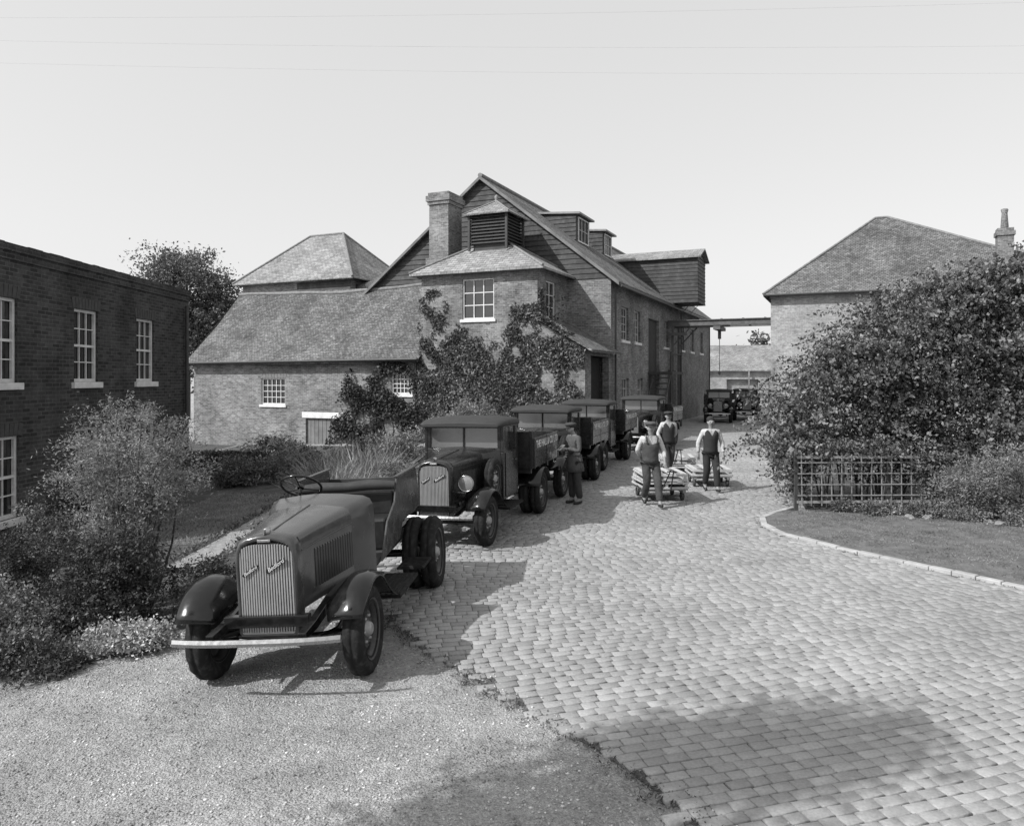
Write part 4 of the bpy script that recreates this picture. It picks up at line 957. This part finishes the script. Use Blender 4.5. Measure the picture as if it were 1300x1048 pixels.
def cab_lorry():
    t=empty('tipper_lorry')
    front_end(t,M_bodyd,M_bodyd)
    for s_ in (-1,1): headlamp(t,s_*.46,-.22,1.02)
    mb=MB(); mb.tube([(-.46,-.12,.86),(.46,-.12,.86)],.015,8); mb.obj('lamp_bar',M_chrome,t)
    mb=MB(); mb.loft([bonsec(.76,.43,1.44,.62,.16),bonsec(.88,.57,1.46,.60,.16),bonsec(1.0,.68,1.475,.58,.12)])
    for s_ in (-1,1):
        x0,x1=(s_*.68,s_*.73) if s_>0 else (s_*.73,s_*.68)
        mb.prism([(1.0,.58),(1.95,.58),(1.95,1.40),(1.0,1.40)],x0,x1,'x')
        mb.box(x0,x1,1.0,1.06,1.40,1.87); mb.box(x0,x1,1.80,1.95,1.40,1.87); mb.box(x0,x1,1.06,1.80,1.82,1.87)
    mb.box(-.68,.68,1.9,1.95,.58,1.87); mb.box(-.68,.68,1.0,1.03,1.38,1.46); mb.box(-.68,-.62,1.0,1.05,1.46,1.87); mb.box(.62,.68,1.0,1.05,1.46,1.87); mb.box(-.62,.62,1.0,1.05,1.82,1.87)
    mb.box(-.68,.68,1.05,1.9,.6,.64)
    cb=mb.obj('cab',M_bodyd,t,bevel=.01)
    mb=MB(); secs=[]
    for yv,hw,dz in ((.80,.69,-.05),(.84,.745,.0),(1.0,.775,.04),(1.5,.785,.06),(1.92,.775,.04),(2.02,.74,0)):
        secs.append([(-hw,yv,1.855),(-hw-.005,yv,1.90+dz*.3),(-hw+.06,yv,1.935+dz*.7),(-hw*.5,yv,1.955+dz),(0,yv,1.965+dz),(hw*.5,yv,1.955+dz),(hw-.06,yv,1.935+dz*.7),(hw+.005,yv,1.90+dz*.3),(hw,yv,1.855)])
    mb.loft(secs,0,True,True); mb.add(secs[0],[tuple(range(9))]); mb.add(secs[-1],[tuple(range(8,-1,-1))]); mb.obj('cab_roof',M_canvas,cb)
    mb=MB(); mb.quad((-.62,1.02,1.46),(.62,1.02,1.46),(.62,1.04,1.82),(-.62,1.04,1.82)); mb.obj('windscreen',M_screen,cb)
    mb=MB(); mb.box(-.012,.012,1.0,1.02,1.475,1.82); mb.box(-.62,.62,1.0,1.016,1.46,1.475); mb.obj('windscreen_frame',M_blk,cb)
    for s_ in (-1,1):
        mb=MB(); mb.quad((s_*.705,1.06,1.40),(s_*.705,1.80,1.40),(s_*.705,1.80,1.82),(s_*.705,1.06,1.82)); mb.obj('side_window',M_glass,cb)
        mb=MB(); x0,x1=(s_*.733,s_*.745) if s_>0 else (s_*.745,s_*.733)
        mb.box(x0,x1,1.1,1.78,.62,1.38); dr=mb.obj('door',M_bodyd,cb,bevel=.01)
        mb=MB(); mb.tube([(s_*.77,1.66,1.22),(s_*.77,1.74,1.22)],.012,6); mb.obj('handle',M_chrome,dr)
    mb=MB(); mb.box(-.6,.6,1.5,1.88,.9,1.1); mb.box(-.6,.6,1.8,1.89,1.1,1.6); mb.obj('seat',M_leather,t,bevel=.03)
    mb=MB(); mb.tube([(-.34+.19*math.cos(a_),1.33,1.42+.17*math.sin(a_)) for a_ in np.linspace(0,6.283,25)],.012,6,0,False); mb.obj('steering_wheel',M_blk,t)
    wheel(t,.62,.74,.35,.15,1,zc=.98)
    mb=MB(); mb.box(-.95,.95,2.2,4.35,.98,1.04)
    for yv in (2.3,3.0,3.7,4.25): mb.box(-.9,.9,yv-.04,yv+.04,.88,.98)
    for x in (-.4,.4): mb.box(x-.05,x+.05,2.2,4.3,.78,.88)
    bd=mb.obj('load_bed',M_bodyd,t,bevel=.006)
    mb=MB(); mb.box(-.95,.95,2.2,2.24,1.04,1.68); 
    for x in (-.93,-.3,.3,.93): mb.box(x-.03,x+.03,2.17,2.2,1.0,1.70)
    mb.obj('headboard',M_bodyd,bd,bevel=.006)
    for s_ in (-1,1):
        mb=MB(); x0,x1=sorted((s_*.95,s_*.985))
        for k in range(3): mb.box(x0,x1,2.2,4.35,1.0+k*.187,1.18+k*.187)
        x2=sorted((s_*.985,s_*.992))
        for yv in (2.24,3.27,4.3): mb.box(x2[0],x2[1],yv-.03,yv+.03,.98,1.56)
        mb.obj('side_board',M_bodyd,bd,bevel=.004)
    mb=MB(); mb.box(-.94,.94,4.35,4.38,1.0,1.54); mb.obj('tailboard',M_bodyd,bd,bevel=.004)
    text_obj('THE HALL & CO. LTD',.20,(.996,3.28,1.42),(math.radians(90),0,math.radians(90)),M_let,bd,'lettering',.003,0,1.0,.014)
    rear_wheels(t,3.05,.43)
    for s_ in (-1,1):
        mb=MB(); secs=[]
        for i in range(9):
            ph=math.radians(20+i*17.5); secs.append([(s_*.5,3.05-.52*math.cos(ph),.43+.5*math.sin(ph)),(s_*1.0,3.05-.52*math.cos(ph),.43+.5*math.sin(ph))])
        mb.loft(secs); mb.obj('rear_mudguard',M_blk,t,solid=.01)
    return t
t2=cab_lorry(); t2.location=(-1.1,12.2,gz(-1.1)+.02); t2.rotation_euler=(0,math.radians(-.8),math.radians(-15.5))
tag(t2,'dark lorry with cab and lettered drop-side body, first of the row','lorry','lorries parked in a row')
labs=['dark lorry with lettered side boards parked behind another lorry','dark lorry with lettered side boards beside the tower porch','dark lorry with long lettered body beside the warehouse wall']
for lab,(x,y,h_) in zip(labs,((.42,17.1,-18),(1.95,22.0,-19),(4.5,27.5,-23))):
    c_=deep_copy(t2,(x,y,.03),(0,0,math.radians(h_))); c_['label']=lab
for lab,(x,y,h_) in zip(('dark lorry facing down the yard under the gantry','second dark lorry facing down the yard beyond the gantry'),((12.4,45.0,-18),(14.9,47.5,-14))):
    c_=deep_copy(t2,(x,y,.03),(0,0,math.radians(h_))); c_['label']=lab; c_['group']='lorries at the end of the yard'

def trolley():
    t=empty('hand_trolley')
    mb=MB()
    for i in range(6): mb.box(-.48,.48,-.55+i*.2,-.41+i*.2,.24,.27)
    for x in (-.4,.4): mb.box(x-.035,x+.035,-.56,.6,.18,.239)
    mb.obj('deck',M_boardw,t,bevel=.004)
    mb=MB()
    for x in (-.4,.4):
        for yv in (-.38,.4): mb.lathe([(x-.03,.001),(x-.03,.09),(x-.025,.1),(x+.025,.1),(x+.03,.09),(x+.03,.001)],16,'x',(0,yv,.1))
    for yv in (-.38,.4): mb.tube([(-.42,yv,.1),(.42,yv,.1)],.015,6); mb.box(-.43,-.37,yv-.03,yv+.03,.1,.18); mb.box(.37,.43,yv-.03,yv+.03,.1,.18)
    mb.obj('wheel_set',M_iron,t)
    mb=MB(); mb.tube([(-.1,-.56,.25),(-.04,-.95,.66),(-.04,-.98,.7)],.014,6); mb.tube([(.1,-.56,.25),(.04,-.95,.66),(.04,-.98,.7)],.014,6); mb.tube([(-.1,-.98,.7),(.1,-.98,.7)],.014,6); mb.obj('handle',M_iron,t)
    return t
mb=MB(); W2,D2,Hh=.47,.54,.15
for x in (-W2+.03,0,W2-.03):
    for y in (-D2+.03,D2-.03): mb.box(x-.03,x+.03,y-.03,y+.03,.001,Hh)
for z in (.0,.105):
    for s_ in (-1,1):
        mb.box(-W2,W2,s_*(D2+.012)-.01,s_*(D2+.012)+.01,z,z+.042); mb.box(s_*(W2+.012)-.01,s_*(W2+.012)+.01,-D2,D2,z,z+.042)
for i in range(4): x=-W2+.06+i*(2*W2-.12)/3; mb.box(x-.055,x+.055,-D2,D2,Hh+.001,Hh+.018)
mb.box(-W2+.02,W2-.02,-D2+.02,D2-.02,-.0,.012,1)
cr0=mb.obj('slatted_crate',[M_wood,M_woodd])
tk=[]
k1=trolley(); k1.location=(3.30,16.75,.03); k1.rotation_euler=(0,0,math.radians(4)); tag(k1,'low flat trolley carrying pale slatted crates on setts','trolley','hand trolleys'); tk.append((3.30,16.75,4))
for (x,y,a_,lb) in ((4.75,21.6,-8,'low trolley with slatted crates behind the middle man'),(4.95,18.9,-5,'low trolley with slatted crates behind the bareheaded man')):
    c_=deep_copy(k1,(x,y,.03),(0,0,math.radians(a_))); c_['label']=lb; tk.append((x,y,a_))
first=True
for (x,y,a_) in tk:
    for k in range(2 if x<4 else 1):
        o=cr0 if first else cr0.copy()
        if not first: COL.objects.link(o)
        first=False
        o.location=(x,y,.03+.272+k*.172); o.rotation_euler=(0,0,math.radians(a_+random.uniform(-2,2))); tag(o,'flat pale slatted wooden crate stacked on a trolley','crate','slatted crates on trolleys')

# ---------------------------------------------------------------- people
def skinmesh(V,E,R,sub=1,flat=True):
    me=bpy.data.meshes.new('s'); me.from_pydata([tuple(v) for v in V],E,[]); ob=bpy.data.objects.new('s',me); COL.objects.link(ob)
    ob.modifiers.new('s','SKIN')
    for i,sv in enumerate(me.skin_vertices[0].data): sv.radius=(R[i],R[i]); sv.use_root=(i==0)
    ss=ob.modifiers.new('u','SUBSURF'); ss.levels=sub; ss.render_levels=sub
    bpy.context.view_layer.update()
    m2=bpy.data.meshes.new_from_object(ob.evaluated_get(bpy.context.evaluated_depsgraph_get()))
    bpy.data.objects.remove(ob)
    m2.polygons.foreach_set('use_smooth',[True]*len(m2.polygons))
    if flat:
        for v in m2.vertices:
            if .84<v.co.z<1.47 and abs(v.co.x)<.21 and abs(v.co.y)<.2: v.co.y*=.8
    return m2
def mkob(name,me,mat,parent):
    me.materials.clear(); me.materials.append(mat); o=bpy.data.objects.new(name,me); COL.objects.link(o); o.parent=parent; return o
def person(loc,yaw,P,st,label):
    root=tag(empty('person',loc,(P.get('lean',0),0,yaw)),label,'person')
    hd_=Vector(P.get('head',(0,0,0)))
    V=[];E=[];R=[]
    def v(p,r,par=None):
        V.append(Vector(p));R.append(r)
        if par is not None: E.append((par,len(V)-1))
        return len(V)-1
    pel=v((0,0,.96),.13); sp=v((0,0,1.14),.125,pel); ch=v((0,0,1.34),.145,sp); nb=v((0,.005,1.465),.07,ch); nk=v(Vector((0,-.005,1.53))+hd_*.4,.052,nb)
    jw=v(Vector((0,-.025,1.585))+hd_*.8,.066,nk); hm=v(Vector((0,-.012,1.65))+hd_,.084,jw); ht=v(Vector((0,-.002,1.70))+hd_,.07,hm)
    v(Vector((0,-.118,1.625))+hd_,.012,hm)
    for s_ in (-1,1): v(Vector((s_*.092,.005,1.63))+hd_,.013,hm)
    for s_,k in ((1,'L'),(-1,'R')):
        sh=v((s_*.175,0,1.415),.062,ch); el=v(P['el'+k],.042,sh); wr=v(P['wr'+k],.028,el)
        dd=(Vector(P['wr'+k])-Vector(P['el'+k])).normalized()
        if 'hd'+k in P: dd=Vector(P['hd'+k]).normalized()
        pm=v(Vector(P['wr'+k])+dd*.07,.030,wr)
        side=dd.cross(Vector((0,-1,0))); 
        if side.length<.3: side=Vector((1,0,0))
        side.normalize(); cu=dd.cross(side).normalized()*(.35*s_)
        for i,l in enumerate((.06,.07,.066,.05)):
            off=side*(-.03+.02*i); a_=v(V[pm]+off+dd*(.02+l*.5),.0085,pm); v(V[a_]+(dd+cu).normalized()*l*.6,.0075,a_)
        a_=v(V[wr]+dd*.035-side*.035*s_,.010,pm); v(V[a_]+(dd-side*s_*.3).normalized()*.04,.008,a_)
        hp=v((s_*.095,0,.90),.095,pel); kn=v(P['kn'+k],.06,hp); an=v(P['an'+k],.04,kn)
        tv=Vector(P.get('to'+k,(0,-.15,-.045))); v(Vector(P['an'+k])+tv,.032,an); v(Vector(P['an'+k])+Vector((0,.04,-.035)),.035,an)
    mkob('body',skinmesh(V,E,R),M_skin,root)
    def part(name,chain,mat,sub=1):
        VV=[];EE=[];RR=[];idx={}
        for (key,p,r,par) in chain:
            VV.append(Vector(p));RR.append(r);idx[key]=len(VV)-1
            if par: EE.append((idx[par],idx[key]))
        return mkob(name,skinmesh(VV,EE,RR,sub),mat,root)
    c=[('p',(0,0,.97),.145,None),('s',(0,0,1.14),.14,'p'),('c',(0,0,1.34),.158,'s'),('n',(0,.005,1.455),.085,'c')]
    for s_,k in ((1,'L'),(-1,'R')):
        e_=Vector(P['el'+k]); w2=Vector(P['wr'+k]); m_=e_.lerp(w2,st.get('sleeve',.9)); s1_=Vector((s_*.178,0,1.41))
        c+=[('sh'+k,s1_,.078,'c'),('um'+k,s1_.lerp(e_,.5),.060,'sh'+k),('el'+k,e_,.060,'um'+k),('fm'+k,e_.lerp(m_,.6),.050,'el'+k),('wr'+k,m_,.048,'fm'+k)]
    part('coat' if st.get('coat') else 'shirt',c,st['shirt'])
    if st.get('vest') or st.get('bib'):
        secs=[]; isb=st.get('bib')
        for z,rx_,ry_ in ((.90,.178,.142),(.98,.172,.138),(1.10,.166,.136),(1.22,.178,.142),(1.34,.190,.146),(1.40,.176,.136),(1.455,.125,.105)):
            row=[]
            for a_ in np.linspace(0,2*math.pi,29):
                fx,fy=math.cos(a_),math.sin(a_); zz=z
                if z>1.3: zz=z-max(0,(-fy))**6*(z-1.3)*.9*(1-abs(fx))
                row.append((rx_*fx*(1+.02*math.sin(7*a_)),ry_*fy,zz))
            secs.append(row)
        if isb: secs=secs[:5]
        mb=MB(); mb.loft(secs)
        if isb:
            for s_ in (-1,1): mb.tube([(s_*.11,-.135,1.33),(s_*.12,-.10,1.44),(s_*.11,.0,1.49),(s_*.08,.10,1.42),(s_*.07,.14,1.33)],.02,6)
        mb.obj('bib' if isb else 'waistcoat',st['trou'] if isb else st['vest'],root,solid=.008)
    if st.get('coat'):
        secs=[]
        for z,rx_,ry_ in ((1.05,.17,.135),(.95,.185,.15),(.8,.205,.17),(.70,.215,.18)):
            secs.append([(rx_*math.cos(a_)*(1+.04*math.sin(5*a_)),ry_*math.sin(a_)*(1+.05*math.sin(4*a_)),z) for a_ in np.linspace(0,2*math.pi,25)])
        mb=MB(); mb.loft(secs); mb.obj('coat_skirt',st['shirt'],root,solid=.01)
    c=[('p',(0,0,.985),.145,None)]
    for s_,k in ((1,'L'),(-1,'R')):
        kn_=Vector(P['kn'+k]); an_=Vector(P['an'+k])
        c+=[('h'+k,(s_*.098,0,.88),.112,'p'),('m'+k,Vector((s_*.1,0,.88)).lerp(kn_,.55),.102,'h'+k),('k'+k,kn_,.088,'m'+k),('c'+k,kn_.lerp(an_,.6),.082,'k'+k),('a'+k,an_+Vector((0,0,.01)),.076,'c'+k)]
    part('trousers',c,st['trou'])
    for k in 'LR':
        an_=Vector(P['an'+k]); tv=Vector(P.get('to'+k,(0,-.15,-.045)))
        m=skinmesh([an_+Vector((0,.0,0)),an_+Vector((0,.03,-.045)),an_+tv*.55+Vector((0,0,-.012)),an_+tv*1.15],[(0,1),(1,2),(2,3)],[.05,.045,.046,.036],1,False); mkob('boot',m,M_boot,root)
    mb=MB(); hc=Vector((0,-.002,1.70))+hd_
    if st.get('cap'):
        mb.lathe([(-.03,.094),(.0,.103),(.02,.126),(.042,.128),(.062,.09),(.072,.04),(.074,.001)],20,'z',tuple(hc+Vector((0,.002,.0))))
        vis=[[(.088*math.cos(a_),-.06-.095*math.sin(a_)*f_,-.012-.016*f_) for a_ in np.linspace(.1,math.pi-.1,9)] for f_ in (.2,1)]
        mb.loft([[tuple(Vector(q_)+hc) for q_ in row] for row in vis]); mb.obj('cap',st['cap'],root,solid=.006)
    else:
        mb.lathe([(-.07,.075),(-.03,.090),(.01,.094),(.045,.082),(.07,.05),(.083,.001)],20,'z',tuple(hc+Vector((0,.016,.0)))); mb.obj('hair',M_vest,root)
    for s_ in (-1,1):
        mb=MB(); mb.lathe([(-.094,.001),(-.092,.008),(-.085,.011),(-.078,.008)],8,'y',tuple(Vector((s_*.031,.0,1.648))+hd_))
        mb.obj('eye',M_dark,root)
    mb=MB(); mb.tube([Vector((-.02,-.093,1.585))+hd_,Vector((0,-.098,1.588))+hd_,Vector((.02,-.093,1.585))+hd_],.004,5); mb.obj('mouth',M_boot,root)
    return root
walk=dict(knL=(.105,-.18,.50),anL=(.105,-.30,.10),toL=(0,-.15,-.02),knR=(-.085,-.04,.49),anR=(-.08,.25,.16),toR=(0,-.12,-.10),
          elL=(.28,.0,1.15),wrL=(.24,-.19,.96),elR=(-.26,.10,1.16),wrR=(-.12,.27,.97))
walk2=dict(knR=(-.10,-.18,.50),anR=(-.10,-.28,.10),toR=(0,-.15,-.02),knL=(.085,-.04,.49),anL=(.08,.23,.15),toL=(0,-.12,-.095),
          elL=(.25,.10,1.16),wrL=(.14,.26,.96),elR=(-.29,.02,1.15),wrR=(-.25,-.16,.95))
stand=dict(knL=(.10,-.02,.50),anL=(.11,.02,.085),knR=(-.10,-.03,.50),anR=(-.11,-.03,.085),elL=(.25,-.03,1.14),wrL=(.09,-.25,1.20),elR=(-.25,-.03,1.14),wrR=(-.08,-.24,1.18),
          hdL=(-.4,-.6,.1),hdR=(.4,-.6,.1),head=(0,-.06,-.03),lean=math.radians(3))
walk3=dict(walk); walk3.update(knL=(.10,-.13,.50),anL=(.10,-.20,.09),knR=(-.09,.0,.49),anR=(-.09,.18,.13),wrR=(-.27,.08,.88),elR=(-.28,.07,1.14),wrL=(.26,-.12,.90),elL=(.28,.01,1.14),hdL=(0,-.3,-1),hdR=(0,.1,-1))
person((2.90,15.65,.026),math.radians(6),walk,dict(shirt=M_shirt,trou=M_over,bib=1,cap=M_coat,sleeve=.72),'man in flat cap and faded bib overalls walking, pulling a trolley')
person((4.28,20.5,.026),math.radians(8),walk2,dict(shirt=M_shirt,vest=M_vest,trou=M_over,cap=M_trou,sleeve=.75),'man in cap, white sleeves and waistcoat pulling a trolley')
person((4.7,17.7,.026),math.radians(2),walk3,dict(shirt=M_shirt,vest=M_vest,trou=M_vest,sleeve=.92),'bareheaded man in white sleeves, dark waistcoat and trousers walking')
px_,py_=1.38,16.0
m4=person((px_,py_,.026),math.radians(-62),stand,dict(shirt=M_coat,coat=1,trou=M_trou,cap=M_trou,sleeve=.95),'man in grey jacket and cap standing by lorries, writing in notebook')
nb=MB(); nb.box(-.06,.06,-.004,.004,-.085,.085)
o=nb.obj('notebook',M_white,None); th=math.radians(-62); q_=Vector((0,-.39,1.21)); o.location=(px_+q_.x*math.cos(th)-q_.y*math.sin(th),py_+q_.x*math.sin(th)+q_.y*math.cos(th),q_.z+.028); o.rotation_euler=(math.radians(-50),0,th)
tag(o,'small white notebook held open in hands','notebook')
